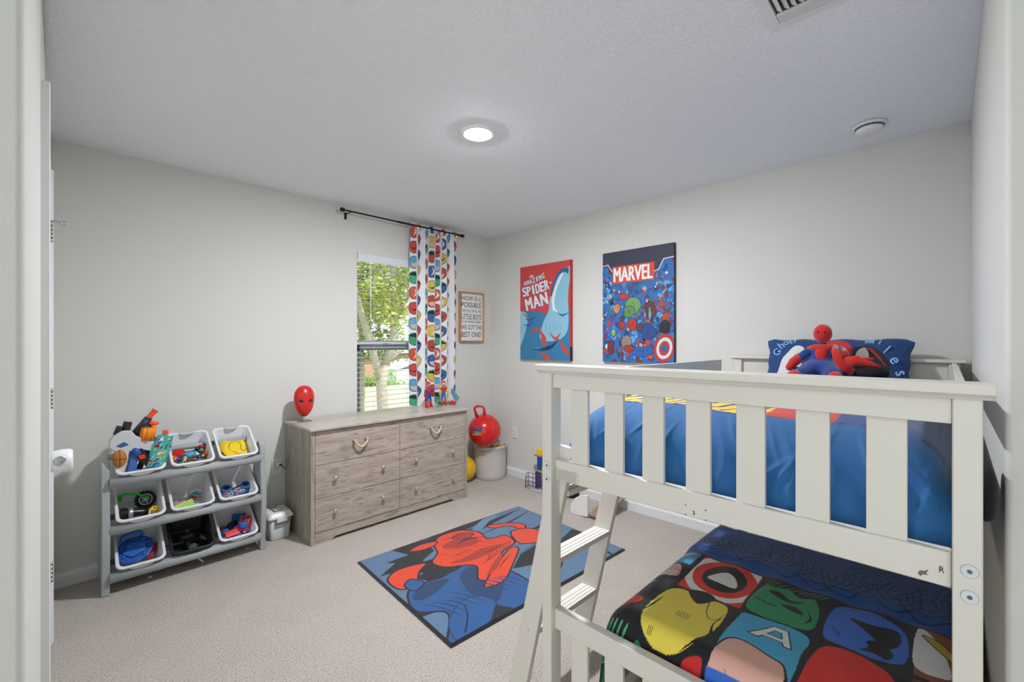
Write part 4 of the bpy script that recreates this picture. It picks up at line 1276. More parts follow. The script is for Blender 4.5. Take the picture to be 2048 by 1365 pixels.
# ================================================================== DRESSER
WX = wood_mat('weathered_wood_h', '#a09386', '#5d534c', '#b9ac9f', grain=(1.6, 9, 16))
WZ = wood_mat('weathered_wood_v', '#999184', '#5f574e', '#b0a79a', grain=(12, 12, 1.6))
WT = wood_mat('weathered_wood_top', '#b1a89d', '#867c72', '#c2b9ae', grain=(1.2, 9, 9), rough=0.32)
dr = empty('dresser', (1.81, 3.21, 0), 0, 'low weathered-wood dresser with six drawers under the window', 'dresser')
DI = Matrix.Translation(dr.location).inverted()
def dch2(mb, name, m, **k):
    o = mb.build(name, m, dr, **k); o.matrix_parent_inverse = DI; return o
dx0, dx1, dyf, dyb = 1.148, 2.468, 2.970, 3.436
ztop = 0.770
dch2(MB().box(dx0 - 0.012, dx1 + 0.012, dyf - 0.022, dyb, ztop - 0.020, ztop), 'top', WT, bevel=0.004)
for x0, x1 in ((dx0, dx0 + 0.027), (dx1 - 0.027, dx1)):
    dch2(MB().box(x0, x1, dyf, dyb, 0, ztop - 0.020), 'side_panel', WZ, bevel=0.002)
dch2(MB().box(dx0 + 0.027, dx1 - 0.027, dyf + 0.02, dyb, 0.075, ztop - 0.021), 'carcass', WX)
bx0, bx1 = dx0 + 0.027, dx1 - 0.027
dch2(MB().prism([(bx0, 0), (1.292, 0), (1.305, 0.016), (1.320, 0.020), (bx1 - 0.145, 0.020), (bx1 - 0.13, 0.016), (bx1 - 0.117, 0), (bx1, 0), (bx1, 0.072), (bx0, 0.072)], dyf + 0.004, dyf + 0.020, 'y'), 'plinth', WX, bevel=0.001)
xm = (bx0 + bx1) / 2
rows = [(0.522, 0.744), (0.300, 0.519), (0.076, 0.297)]
ROPE = mat('rope', '#d6c096', 0.85, noise=0.25, nscale=300)
KN = mat('knob_silver', '#c9c9c6', 0.32, metal=0.85)
for r_i, (z0, z1) in enumerate(rows):
    for c_i, (x0, x1) in enumerate(((bx0 + 0.002, xm - 0.0015), (xm + 0.0015, bx1 - 0.002))):
        d_ = dch2(MB().box(x0, x1, dyf + 0.001, dyf + 0.019, z0, z1), 'drawer', WX, bevel=0.0015)
        zc = (z0 + z1) / 2 + 0.010
        if r_i == 0:
            cx = 1.487 if c_i == 0 else 2.127
            h = MB()
            pts = [(cx - 0.046 + 0.092 * t, dyf - 0.028 - 0.004 * math.sin(PI * t), zc + 0.008 - 0.046 * math.sin(PI * t) ** 0.8) for t in np.linspace(0, 1, 15)]
            h.tube(pts, [0.0062 + 0.0009 * (k % 2) for k in range(15)], 10)
            hh = h.build('rope_handle', ROPE, d_)
            for sx in (-1, 1):
                g = MB().lathe([(0, 0), (0.013, 0), (0.013, 0.003), (0.008, 0.006), (0.008, 0.026), (0.011, 0.028), (0.011, 0.034), (0, 0.035)], seg=20, M=T(cx + sx * 0.046, dyf + 0.001, zc + 0.008) @ R(90, 'X'))
                g.build('handle_post', KN, d_)
        else:
            for cx in ((1.307, 1.664) if c_i == 0 else (1.945, 2.304)):
                MB().lathe([(0, 0), (0.008, 0), (0.0065, 0.003), (0.0055, 0.010), (0.009, 0.015), (0.0145, 0.019), (0.0155, 0.023), (0.012, 0.0275), (0, 0.029)], seg=24, M=T(cx, dyf + 0.001, zc) @ R(90, 'X')).build('knob', KN, d_)

# ================================================================== ON THE DRESSER
mk = empty('toy_mask', (1.235, 3.32, ztop), 0, 'smooth red toy mask on a clear stand at the left end of the dresser', 'mask')
MR = mat('mask_red', '#c8201d', 0.28, coat=0.4)
def mask_pos(U, V):
    t = (U - 0.5) * PI * 0.98
    v = (V - 0.5) * 2
    w = 0.068 * np.sqrt(np.clip(1 - np.abs(v) ** 2.3, 0, 1)) * (1 + 0.16 * v) 
    d = 0.058 * np.sqrt(np.clip(1 - np.abs(v) ** 2.6, 0, 1)) * (1.0 - 0.12 * v)
    x = w * np.sin(t)
    y = -d * np.cos(t) - 0.007 * np.exp(-(np.sin(t) / 0.25) ** 2) * np.exp(-((v + 0.15) / 0.35) ** 2) + 0.006 * np.exp(-((np.abs(np.sin(t)) - 0.45) / 0.2) ** 2) * np.exp(-((v - 0.05) / 0.16) ** 2)
    return np.stack([x, y, 0.143 + v * 0.113], 1)
def mask_paint(U, V):
    p = Paint((U - 0.5) * 0.2, V * 0.226, '#c8201d')
    for s_ in (-1, 1):
        p.oval(s_ * 0.032, 0.118, 0.017, 0.010, '#17181b', s_ * 0.18)
    return p.c
mo = grid_obj('face_shell', mask_pos, 120, 120, mat('mask_paint', '#ffffff', 0.28, attr='Col', coat=0.4), mk, mask_paint, thick=0.003)
mo.rotation_euler = (0, 0, math.radians(-6))
MB().box(-0.042, 0.042, -0.045, 0.035, 0, 0.004).box(-0.004, 0.004, -0.008, -0.004, 0.004, 0.05).build('clear_stand', mat('clear_acrylic', '#ffffff', 0.05, trans=0.9, ior=1.3), mk, bevel=0.001)

def figure(name, loc, rz, h, label, c_top, c_arm, c_leg, c_boot, c_hand, c_head, stocky=1.0, hair=None, arms=((0.26, 0.02, 0.42), (0.30, -0.08, 0.30)), face=True):
    """toy figure of height h; units below are fractions of h"""
    e = empty(name, loc, rz, label, 'toy figure')
    w = stocky
    def P(x, y, z, r): return (x * h, y * h, z * h, r * h)
    def mm(c, r=0.45): return mat('toy_' + c[1:], c, r)
    # the whole body is one surface: torso, arms, legs
    skin('body', [P(0, 0, 0.50, 0.062 * w), P(0, 0, 0.60, 0.066 * w), P(0, 0, 0.70, 0.082 * w), P(0, 0, 0.76, 0.034), P(0, 0, 0.80, 0.030),
                  P(0.10 * w, 0, 0.72, 0.044 * w), P(0.17 * w, 0, 0.62, 0.036 * w), P(0.20 * w, -0.02, 0.50, 0.030 * w),
                  P(-0.10 * w, 0, 0.72, 0.044 * w), P(-0.17 * w, 0, 0.62, 0.036 * w), P(-0.20 * w, -0.02, 0.50, 0.030 * w),
                  P(0.055 * w, 0, 0.44, 0.045 * w), P(0.085 * w, -0.01, 0.27, 0.036 * w), P(0.10 * w, 0, 0.08, 0.032 * w),
                  P(-0.055 * w, 0, 0.44, 0.045 * w), P(-0.085 * w, -0.01, 0.27, 0.036 * w), P(-0.10 * w, 0, 0.08, 0.032 * w)],
         [(0, 1), (1, 2), (2, 3), (3, 4), (2, 5), (5, 6), (6, 7), (2, 8), (8, 9), (9, 10), (0, 11), (11, 12), (12, 13), (0, 14), (14, 15), (15, 16)], mm(c_leg), e)
    t = MB().ell((0, -0.004 * h, 0.66 * h), (0.098 * w * h, 0.068 * w * h, 0.115 * h), 24, 16, e=0.85)
    for s_ in (1, -1):
        t.tube([(s_ * 0.05 * w * h, 0, 0.715 * h), (s_ * 0.115 * w * h, 0, 0.70 * h), (s_ * 0.150 * w * h, 0, 0.65 * h)], [0.05 * h, 0.052 * w * h, 0.046 * w * h], 14)
    t.build('shirt', mm(c_top), e)
    for s_ in (1, -1):
        MB().tube([(s_ * 0.150 * w * h, 0, 0.645 * h), (s_ * 0.185 * w * h, -0.01 * h, 0.56 * h)], [0.041 * w * h, 0.036 * w * h], 14).build('sleeve', mm(c_arm), e)
        MB().tube([(s_ * 0.185 * w * h, -0.01 * h, 0.57 * h), (s_ * 0.205 * w * h, -0.03 * h, 0.48 * h)], [0.040 * w * h, 0.040 * w * h], 14).ell((s_ * 0.208 * w * h, -0.035 * h, 0.445 * h), (0.042 * w * h, 0.036 * w * h, 0.048 * h), 14, 10).tube([(s_ * 0.20 * w * h, -0.055 * h, 0.46 * h), (s_ * 0.175 * w * h, -0.07 * h, 0.435 * h)], [0.014 * h, 0.011 * h], 8).build('hand', mm(c_hand), e)
        MB().tube([(s_ * 0.088 * w * h, -0.008 * h, 0.26 * h), (s_ * 0.098 * w * h, 0, 0.14 * h), (s_ * 0.10 * w * h, 0, 0.05 * h)], [0.046 * w * h, 0.042 * w * h, 0.040 * w * h], 14).ell((s_ * 0.105 * w * h, -0.035 * h, 0.030 * h), (0.042 * w * h, 0.075 * w * h, 0.030 * h), 16, 10).build('boot', mm(c_boot), e)
    hd = MB().ell((0, -0.006 * h, 0.885 * h), (0.072 * h * (1 if w > 0.95 else 1.25), 0.072 * h, 0.092 * h), 24, 18)
    hd.ell((0, -0.078 * h, 0.872 * h), (0.010 * h, 0.012 * h, 0.014 * h), 8, 6)
    for s_ in (1, -1):
        hd.ell((s_ * 0.074 * h * (1 if w > 0.95 else 1.25), 0, 0.88 * h), (0.010 * h, 0.015 * h, 0.022 * h), 8, 6)
    hd.build('head', mm(c_head), e)
    if face:
        for s_ in (1, -1):
            MB().ell((s_ * 0.028 * h, -0.072 * h, 0.895 * h), (0.010 * h, 0.006 * h, 0.011 * h), 10, 6).build('eye', mm('#1d1a18'), e)
        MB().tube([(-0.02 * h, -0.072 * h, 0.845 * h), (0, -0.075 * h, 0.840 * h), (0.02 * h, -0.072 * h, 0.845 * h)], 0.0035 * h, 6).build('mouth', mm('#8a3a30'), e)
    if hair:
        MB().ell((0, 0.012 * h, 0.925 * h), (0.082 * h * (1 if w > 0.95 else 1.25), 0.080 * h, 0.078 * h), 20, 14).build(hair[0], mm(hair[1]), e)
    return e
figure('toy_figure', (2.255, 3.235, ztop), math.radians(18), 0.225, 'tall red and blue toy figure on the dresser, leftmost of the three figures',
       '#c8262b', '#1f4f9a', '#1f4f9a', '#c8262b', '#c8262b', '#c98f74', 1.25, ('cap', '#c2262b'))
f2 = figure('toy_figure', (2.415, 3.235, ztop), math.radians(-8), 0.222, 'toy figure with red cap, red shirt and yellow sleeves, rightmost of three on the dresser',
            '#cf2b25', '#e3b127', '#2c62b0', '#cf2b25', '#e3b127', '#dcae92', 0.88, ('cap', '#cf2b25'))
figure('toy_figure', (2.322, 3.175, ztop), math.radians(5), 0.085, 'tiny green toy figure standing between the two tall figures on the dresser',
       '#43b049', '#43b049', '#5a3f86', '#43b049', '#43b049', '#43b049', 1.45, ('hair', '#27552c'), face=False)
wg = empty('toy_wing', (2.50, 3.24, ztop), math.radians(-25), 'grey-blue folded toy wing leaning beside the red-capped figure on the dresser', 'toy')
for k in range(4):
    MB().prism([(0.0, 0.150 - k * 0.012), (0.012, 0.150 - k * 0.012), (0.085 - k * 0.008, 0.055 - k * 0.018), (0.070 - k * 0.008, 0.045 - k * 0.010)], k * 0.004, k * 0.004 + 0.003, 'y').build('feather', mat('toy_wingblue', '#5e97a8', 0.5), wg)
MB().prism([(-0.01, 0), (0.05, 0), (0.045, 0.03), (0.03, 0.022), (0.02, 0.045), (0.008, 0.025), (-0.005, 0.035)], 0.0, 0.022, 'y').build('red_base', mat('toy_cf2b25', '#cf2b25', 0.45), wg, bevel=0.002)

# ================================================================== WINDOW DRESSING
bl = empty('window_blind', ((WX0 + WX1) / 2, YB + 0.035, WZ1), 0, 'white horizontal slat blind lowered and open in the window', 'blind')
BLW = mat('blind_white', '#dde0e5', 0.5)
BLS = mat('blind_slat', '#b4bac4', 0.5)
hw = (WX1 - WX0) / 2 - 0.006
MB().box(-hw - 0.004, hw + 0.004, -0.042, -0.030, -0.068, -0.002).box(-hw - 0.004, -hw + 0.004, -0.042, 0.02, -0.068, -0.002).build('valance', BLW, bl, bevel=0.002)
MB().box(-hw, hw, -0.026, 0.022, -0.050, -0.004).build('head_rail', BLW, bl, bevel=0.002)
z = -0.075
while z > -(WZ1 - 0.68):
    MB().add([(-hw, -0.020, z - 0.0015), (hw, -0.020, z - 0.0015), (hw, 0, z), (-hw, 0, z), (hw, 0.020, z - 0.0015), (-hw, 0.020, z - 0.0015),
              (-hw, -0.020, z - 0.0032), (hw, -0.020, z - 0.0032), (hw, 0, z - 0.0017), (-hw, 0, z - 0.0017), (hw, 0.020, z - 0.0032), (-hw, 0.020, z - 0.0032)],
             [(0, 1, 2, 3), (3, 2, 4, 5), (6, 9, 8, 7), (9, 11, 10, 8), (0, 6, 7, 1), (5, 4, 10, 11), (0, 3, 9, 6), (3, 5, 11, 9), (1, 7, 8, 2), (2, 8, 10, 4)]).build('slat', BLS, bl)
    z -= 0.0415
MB().box(-hw, hw, -0.024, 0.024, z - 0.004, z + 0.014).build('bottom_rail', BLW, bl, bevel=0.002)
for x in (-0.30, 0.02, 0.30):
    MB().cyl((x, -0.0255, -0.05), (x, -0.0255, z), 0.0009, seg=6).build('ladder_cord', BLW, bl)
MB().tube([(-0.345, -0.048, -0.06), (-0.344, -0.050, -0.50)], 0.0042, 6).tube([(-0.344, -0.050, -0.50), (-0.344, -0.050, -0.56)], 0.0055, 8).build('tilt_wand', mat('clear_plastic', '#eef0f2', 0.2), bl)

cr = empty('curtain_rod', (2.15, 3.375, 2.375), 0, 'thin black metal curtain rod mounted above the window', 'curtain rod')
RM = mat('rod_black', '#1d1d1f', 0.45, metal=0.3)
MB().cyl((-0.60, 0, 0), (-0.10, 0, 0), 0.0065).cyl((-0.12, 0, 0), (0.58, 0, 0), 0.0085).build('pole', RM, cr)
for s_ in (-0.606, 0.596):
    MB().cyl((s_ - 0.014, 0, 0), (s_ + 0.014, 0, 0), 0.0155).build('finial', RM, cr, bevel=0.002)
for s_ in (-0.545, 0.545):
    MB().box(s_ - 0.009, s_ + 0.009, 0.072, 0.080, -0.050, 0.005).box(s_ - 0.005, s_ + 0.005, 0.0, 0.074, -0.013, -0.008).box(s_ - 0.005, s_ + 0.005, -0.012, -0.008, -0.013, 0.004).build('bracket', RM, cr, bevel=0.001)

CX0, CX1, CZT, CZB = 2.165, 2.672, 2.402, 0.778
def cur_pos(U, V):
    # V 0 bottom .. 1 top ; cloth gathers into folds of uneven width
    g = 1 - V
    ph = U * 2 * PI * 6.2 + 0.9 * np.sin(U * 9 + 1) + 0.35 * np.sin(V * 3 + U * 5)
    x = CX0 + (CX1 - CX0) * (U + 0.018 * np.sin(ph * 2)) - 0.012 * g + 0.012 * np.sin(V * 2.6) * (U - 0.5)
    amp = 0.015 + 0.020 * np.clip(g * 2.2, 0, 1)
    y = 3.375 + amp * np.sin(ph) * (0.75 + 0.25 * np.sin(U * 17)) - 0.015 * np.clip(g - 0.5, 0, 1)
    top = V > 0.985
    # header rises round the rod with fine gathers
    y = np.where(V > 0.965, 3.375 + np.where(V > 0.972, -0.011, -0.011) * np.cos((V - 0.965) / 0.035 * PI) * 0.9 + 0.004 * np.sin(U * 2 * PI * 24), y)
    z = CZB + (CZT - CZB) * V + 0.006 * np.sin(ph) * (g > 0.98)
    y = np.minimum(y, 3.44)
    return np.stack([x, y, z], 1)
def cur_paint(U, V):
    # cloth coordinates in metres: the cloth is about 1.05 m wide before gathering
    S = U * 1.05; Z = V * 1.624
    p = Paint(S, Z, '#e9ebec')
    cols = ['#4fa583', '#5fa3cb', '#c65048', '#cf5546', '#459a78', '#6aa9cf', '#cc4a44', '#c95f4e']
    alt = ['#ddc75c', '#46639f', '#5a9a78', '#b8504a', '#4a7fb0', '#d4bd58']
    rowh = 0.136
    r = random.Random(8)
    for i in range(8):
        for j in range(12):
            cx = 0.065 + i * 0.132; cz = 0.045 + j * rowh + (0.075 if i % 2 else 0.0)
            c = cols[(j + i * 3) % 8] if i % 2 == 0 else alt[(j * 2 + i) % 6]
            rx, rz_ = 0.042, 0.054
            sh_ = [(cx, cz + rz_), (cx + rx, cz + rz_ * 0.45), (cx + rx * 0.85, cz - rz_ * 0.4), (cx + rx * 0.2, cz - rz_), (cx - rx * 0.4, cz - rz_ * 0.9), (cx - rx * 0.9, cz - rz_ * 0.2), (cx - rx * 0.8, cz + rz_ * 0.6)]
            p.poly(sh_, c, line='#29313a', lw=0.0022)
            k = (i + j) % 4
            if k == 0:
                p.poly([(cx - rx * 0.8, cz + rz_ * 0.5), (cx, cz + rz_ * 0.9), (cx + rx * 0.9, cz + rz_ * 0.4), (cx + rx * 0.3, cz + rz_ * 0.25), (cx - rx * 0.3, cz + rz_ * 0.35)], '#173a33')
            elif k == 1:
                p.poly([(cx - rx * 0.5, cz - rz_ * 0.2), (cx + rx * 0.5, cz - rz_ * 0.15), (cx + rx * 0.2, cz - rz_ * 0.8), (cx - rx * 0.3, cz - rz_ * 0.7)], '#e0b5a2')
            elif k == 2:
                p.stroke([(cx - rx * 0.6, cz), (cx, cz - rz_ * 0.3), (cx + rx * 0.6, cz + rz_ * 0.1)], '#1c2028', 0.006, taper=True)
            else:
                p.stroke([(cx, cz + rz_ * 0.7), (cx + rx * 0.3, cz), (cx - rx * 0.1, cz - rz_ * 0.6)], '#f0e7df', 0.007, taper=True)
    return p.c
ct = empty('curtain', (2.42, 3.375, CZB), 0, 'white curtain with rows of red, green and blue printed motifs, right of the window', 'curtain')
co_ = grid_obj('panel', cur_pos, 420, 520, mat('curtain_cloth', '#ffffff', 0.85, attr='Col', translucent=0.22), ct, cur_paint)
co_.matrix_parent_inverse = Matrix.Translation(ct.location).inverted()

# ================================================================== ON THE WALLS
def at_wall_right(y, z, x=XR): return T(x, y, z) @ R(-90, 'Z')      # local x runs towards -y (right in view), -y faces the room
PRT = mat('canvas_print', '#ffffff', 0.6, attr='Col', bump=0.05, bscale=900, bdist=0.0003)
def canvas(name, yl, yr, z0, z1, paint, label, nu, nv, side_paint=None):
    d = empty(name, (XR, (yl + yr) / 2, z0), 0, label, 'wall canvas')
    inv = Matrix.Translation(d.location).inverted()
    th = 0.030
    b = MB().box(XR - th + 0.001, XR - 0.001, yr + 0.001, yl - 0.001, z0 + 0.001, z1 - 0.001).build('stretcher_frame', mat('canvas_back', '#d8d2c6', 0.8), d)
    b.matrix_parent_inverse = inv
    W = yl - yr; Hh = z1 - z0
    ext = th / W
    def pos(U, V):
        # U -ext..1+ext wraps the two sides
        u = np.clip(U, 0, 1)
        y = yl - u * W
        x = np.full_like(U, XR - th)
        x = np.where(U > 1, XR - th + (U - 1) * W, x)
        x = np.where(U < 0, XR - th + (-U) * W, x)
        return np.stack([x, y, z0 + V * Hh], 1)
    g = grid_obj('printed_canvas', pos, nu, nv, PRT, d, paint, uvr=(-ext, 1 + ext, 0, 1))
    for q in g.data.polygons: q.use_smooth = False
    g.matrix_parent_inverse = inv
    return d, inv
def p1_paint(U, V):
    p = Paint(U * 0.615, V * 0.9, '#cc4746')
    A, B, C_ = '#3a7ba5', '#8cc0d6', '#2f6690'
    p.poly([(-0.05, -0.05), (-0.05, 0.46), (0.10, 0.47), (0.25, 0.46), (0.34, 0.43), (0.42, 0.44), (0.67, 0.48), (0.67, -0.05)], A, smooth=False)
    p.poly([(-0.02, 0.10), (0.04, 0.20), (0.10, 0.38), (0.09, 0.43), (0.05, 0.46), (-0.05, 0.44), (-0.05, 0.10)], B)
    # pale rising cliff and cloud
    p.poly([(0.26, 0.20), (0.30, 0.36), (0.36, 0.46), (0.38, 0.60), (0.42, 0.72), (0.47, 0.80), (0.55, 0.83), (0.62, 0.82), (0.585, 0.60), (0.59, 0.36), (0.56, 0.24), (0.44, 0.18)], B)
    p.poly([(0.38, 0.60), (0.42, 0.72), (0.46, 0.79), (0.52, 0.83), (0.585, 0.83), (0.585, 0.78), (0.54, 0.80), (0.48, 0.77), (0.43, 0.68), (0.41, 0.60)], C_)
    p.poly([(0.41, 0.46), (0.40, 0.58), (0.44, 0.68), (0.50, 0.78), (0.53, 0.78), (0.47, 0.68), (0.44, 0.60), (0.43, 0.50), (0.47, 0.44), (0.42, 0.46)], '#e3e8e6')
    p.stroke([(0.46, 0.44), (0.52, 0.41), (0.59, 0.43)], C_, 0.010, taper=True)
    for k in range(5):
        p.stroke([(0.34 + k * 0.045, 0.36 - k * 0.01), (0.32 + k * 0.045, 0.28)], '#6fa6c0', 0.004, taper=True)
    for k in range(4):
        p.stroke([(0.01 + k * 0.02, 0.40), (0.0 + k * 0.025, 0.2)], '#6fa6c0', 0.003, taper=True)
    # loose red and blue brush strokes
    for q, c, w in (([(0.13, 0.25), (0.20, 0.29), (0.28, 0.29)], '#cf4a3e', 0.014), ([(0.26, 0.28), (0.30, 0.20), (0.31, 0.13)], '#cf4a3e', 0.030), ([(0.36, 0.27), (0.44, 0.20), (0.50, 0.25)], '#cf4a3e', 0.014),
                    ([(0.15, 0.10), (0.28, 0.10), (0.40, 0.13), (0.48, 0.20)], '#173f66', 0.020), ([(0.16, 0.11), (0.26, 0.11)], '#3e8ac0', 0.010), ([(0.24, 0.07), (0.34, 0.03), (0.38, -0.01)], '#cf4a3e', 0.022),
                    ([(0.48, 0.18), (0.54, 0.11), (0.60, 0.05)], '#cf4a3e', 0.022), ([(0.07, 0.40), (0.12, 0.38), (0.20, 0.41)], '#3a4f8c', 0.012), ([(0.04, 0.34), (0.12, 0.33), (0.17, 0.37)], '#2d5da0', 0.012), ([(0.02, 0.45), (0.08, 0.42), (0.11, 0.37)], '#b5404a', 0.008)):
        p.stroke(q, c, w, taper=True)
    p.put((U > 0.985), '#b93b3b'); p.put((U > 0.985) & (V < 0.14), '#3c1f26')
    return p.c
c1, inv1 = canvas('wall_canvas', 2.992, 2.378, 1.172, 2.070, p1_paint, 'red and blue canvas print with tilted white lettering, left of two on the right wall', 380, 480)
LW = mat('print_white', '#e4e4df', 0.6); LBs = mat('print_shadow_blue', '#3f7fae', 0.6)
def c1_text(ch, y, z, w, h, rot, b=0.0016):
    for m_, off, dx in ((LBs, 0.0004, 0.006), (LW, 0.0009, 0.0)):
        o = text_mesh('lettering', ch, m_, w, h, c1, M=T(XR - 0.030 - off, 2.992 - y + dx, 1.172 + z - dx) @ R(-90, 'Z') @ R(-rot, 'Y'), dup=b, t=0.0004)
        o.matrix_parent_inverse = inv1
c1_text('the', 0.150, 0.800, 0.05, 0.030, 8, 0.001)
for i, ch in enumerate('AMAZING'):
    c1_text(ch, 0.065 + i * 0.038, 0.738 + i * 0.0035 + 0.0008 * i * i, 0.030 if ch != 'I' else 0.012, 0.042 + 0.0015 * i, 10)
for i, ch in enumerate('SPIDER'):
    c1_text(ch, 0.058 + i * 0.056, 0.655 + i * 0.004 + 0.001 * i * i, 0.046 if ch != 'I' else 0.016, 0.088, 12, 0.0045)
c1_text('-', 0.385, 0.715, 0.018, 0.010, 10)
for i, ch in enumerate('MAN'):
    c1_text(ch, 0.115 + i * 0.095, 0.535 + i * 0.018, 0.078, 0.112, 14, 0.006)

def p2_paint(U, V):
    a = U * 0.61; b = V * 0.9
    p = Paint(a, b, '#2f69a8')
    r = random.Random(12)
    # busy crowd of small colour patches: plain abstract shapes only
    pal = ['#2a5fa0', '#3f86c8', '#1f4a86', '#27406a', '#5aa0d6', '#2e74b8', '#6d3a3c', '#35507c']
    for k in range(420):
        x, y = r.uniform(-0.02, 0.63), r.uniform(-0.02, 0.80)
        s_ = r.uniform(0.008, 0.028)
        p.poly([(x + s_ * r.uniform(0.5, 1.2) * math.cos(t), y + s_ * r.uniform(0.5, 1.3) * math.sin(t)) for t in np.linspace(0, 2 * PI, 7)[:-1]], r.choice(pal))
    for k in range(60):     # scroll lines
        x, y = r.uniform(0, 0.6), r.uniform(0, 0.7); s_ = r.uniform(0.01, 0.03)
        p.stroke([(x + s_ * (1 - t * 0.1) * math.cos(t), y + s_ * (1 - t * 0.1) * math.sin(t)) for t in np.linspace(0, 7, 9)], '#1d3f78', 0.0016)
    pal2 = ['#c23a30', '#cf5a3c', '#d8a03c', '#8a2f30', '#c99f86', '#3d7a48', '#5f8f55', '#20242e', '#6f4638', '#d9d4cc', '#7b4a86', '#b5483c']
    for k in range(170):
        y = r.uniform(0.05, 0.70)
        x = r.uniform(0.0, 0.6)
        s_ = r.uniform(0.006, 0.020) * (1.25 - y)
        c = r.choice(pal2)
        p.poly([(x + s_ * r.uniform(0.5, 1.3) * math.cos(t), y + s_ * r.uniform(0.6, 1.7) * math.sin(t)) for t in np.linspace(0, 2 * PI, 7)[:-1]], c)
    for (x, y, sx, sy, c) in ((0.27, 0.45, 0.075, 0.075, '#6e9a5c'), (0.24, 0.40, 0.05, 0.05, '#5c8a50'), (0.42, 0.40, 0.045, 0.07, '#5d3a35'), (0.42, 0.38, 0.012, 0.05, '#8fa3b5'),
                              (0.27, 0.30, 0.040, 0.060, '#b93328'), (0.18, 0.30, 0.04, 0.03, '#a83a35'), (0.40, 0.24, 0.060, 0.070, '#284b86'), (0.34, 0.09, 0.10, 0.045, '#2f5fa6'),
                              (0.22, 0.16, 0.045, 0.055, '#8f8078'), (0.24, 0.11, 0.045, 0.030, '#a93a34'), (0.55, 0.34, 0.032, 0.045, '#b04a35'), (0.54, 0.27, 0.045, 0.055, '#22262f'),
                              (0.10, 0.24, 0.020, 0.030, '#8fb35c'), (0.08, 0.12, 0.035, 0.07, '#7c2f35'), (0.13, 0.44, 0.03, 0.04, '#cf8a4c'), (0.20, 0.53, 0.05, 0.03, '#bd3d33'), (0.52, 0.45, 0.05, 0.022, '#a84a4a'), (0.33, 0.28, 0.030, 0.030, '#6a3a3c')):
        p.poly([(x + sx * r.uniform(0.75, 1.2) * math.cos(t), y + sy * r.uniform(0.75, 1.2) * math.sin(t)) for t in np.linspace(0, 2 * PI, 9)[:-1]], c, line='#1b2540', lw=0.002)
        for k in range(3):
            p.stroke([(x + sx * r.uniform(-0.6, 0.6), y + sy * r.uniform(-0.6, 0.6)), (x + sx * r.uniform(-0.6, 0.6), y + sy * r.uniform(-0.6, 0.6))], '#1b2540', 0.002, smooth=False, taper=True)
    # plain ring disc at the lower right
    for rr, c in ((0.098, '#b8383a'), (0.074, '#cfd2d2'), (0.050, '#b8383a'), (0.028, '#3a5f96')):
        p.oval(0.535, 0.115, rr * 0.82, rr * 1.12, c, -0.25)
    # dark top band with a pale zigzag edge
    edge = [(-0.05, 0.785), (0.05, 0.80), (0.10, 0.725), (0.16, 0.725), (0.44, 0.70), (0.49, 0.715), (0.53, 0.79), (0.66, 0.80)]
    p.poly([(-0.05, 1.0)] + edge + [(0.66, 1.0)], '#3b3c4c', smooth=False)
    p.stroke(edge[:4], '#d5dae0', 0.0035, smooth=False); p.stroke(edge[4:], '#d5dae0', 0.0035, smooth=False)
    p.put(U > 1.0, np.array(hexc('#1d2c4a')))
    p.put((U > 1.0) & (V > 0.88), '#23232b')
    return p.c
c2, inv2 = canvas('wall_canvas', 2.048, 1.437, 1.178, 2.073, p2_paint, 'dark-topped canvas print with red title box over a crowded blue design', 420, 560)
o = MB().box(-0.182, 0.182, -0.0006, 0, -0.068, 0.068, M=at_wall_right(2.048 - 0.275, 1.178 + 0.705, XR - 0.0302)).build('title_box', mat('title_red', '#d24a33', 0.6), c2)
o.matrix_parent_inverse = inv2
o = text_mesh('lettering', 'MARVEL', mat('title_white', '#e6e6e4', 0.6), 0.335, 0.112, c2, M=at_wall_right(2.048 - 0.275, 1.178 + 0.705, XR - 0.031), dup=0.0042)
o.matrix_parent_inverse = inv2

# framed word sign on the window wall
fs = empty('framed_sign', (2.915, YB, 1.343), 0, 'wood-framed white word sign with black hand lettering, hanging right of the curtain', 'sign')
OAK = wood_mat('sign_oak', '#b98a5c', '#8f6540', '#c99b6c', grain=(6, 6, 1), knots=False)
sw, sh_ = 0.158, 0.500
fr = MB()
for (x0, x1, z0, z1) in ((-sw, -sw + 0.013, 0, sh_), (sw - 0.013, sw, 0, sh_), (-sw + 0.013, sw - 0.013, 0, 0.013), (-sw + 0.013, sw - 0.013, sh_ - 0.013, sh_)):
    fr.box(x0, x1, -0.036, -0.002, z0, z1)
fr.build('frame', OAK, fs, bevel=0.0015)
MB().box(-sw + 0.012, sw - 0.012, -0.018, -0.004, 0.012, sh_ - 0.012).build('board', mat('sign_white', '#e6e5e2', 0.7), fs)
SK = mat('sign_ink', '#2e2c2b', 0.7)
for txt, zc, w, h, b in (('HOW iS it', 0.438, 0.250, 0.045, 0.0), ('POSSiBLE', 0.372, 0.262, 0.050, 0.0), ('THAT OUT OF ALL THE', 0.314, 0.258, 0.022, 0.0), ('LiTTLE BOYS', 0.254, 0.265, 0.050, 0.0),
                         ('IN THE WHOLE WORLD.', 0.202, 0.258, 0.020, 0.0), ('WE GOT THE', 0.146, 0.262, 0.046, 0.0), ('BEST ONE?', 0.074, 0.260, 0.052, 0.0)):
    text_mesh('lettering', txt, SK, w, h, fs, M=T(0, -0.0182, zc), bold=b)
for zc in (0.298, 0.224):
    MB().box(-0.125, 0.125, -0.0186, -0.018, zc - 0.0007, zc + 0.0007).build('rule_line', SK, fs)

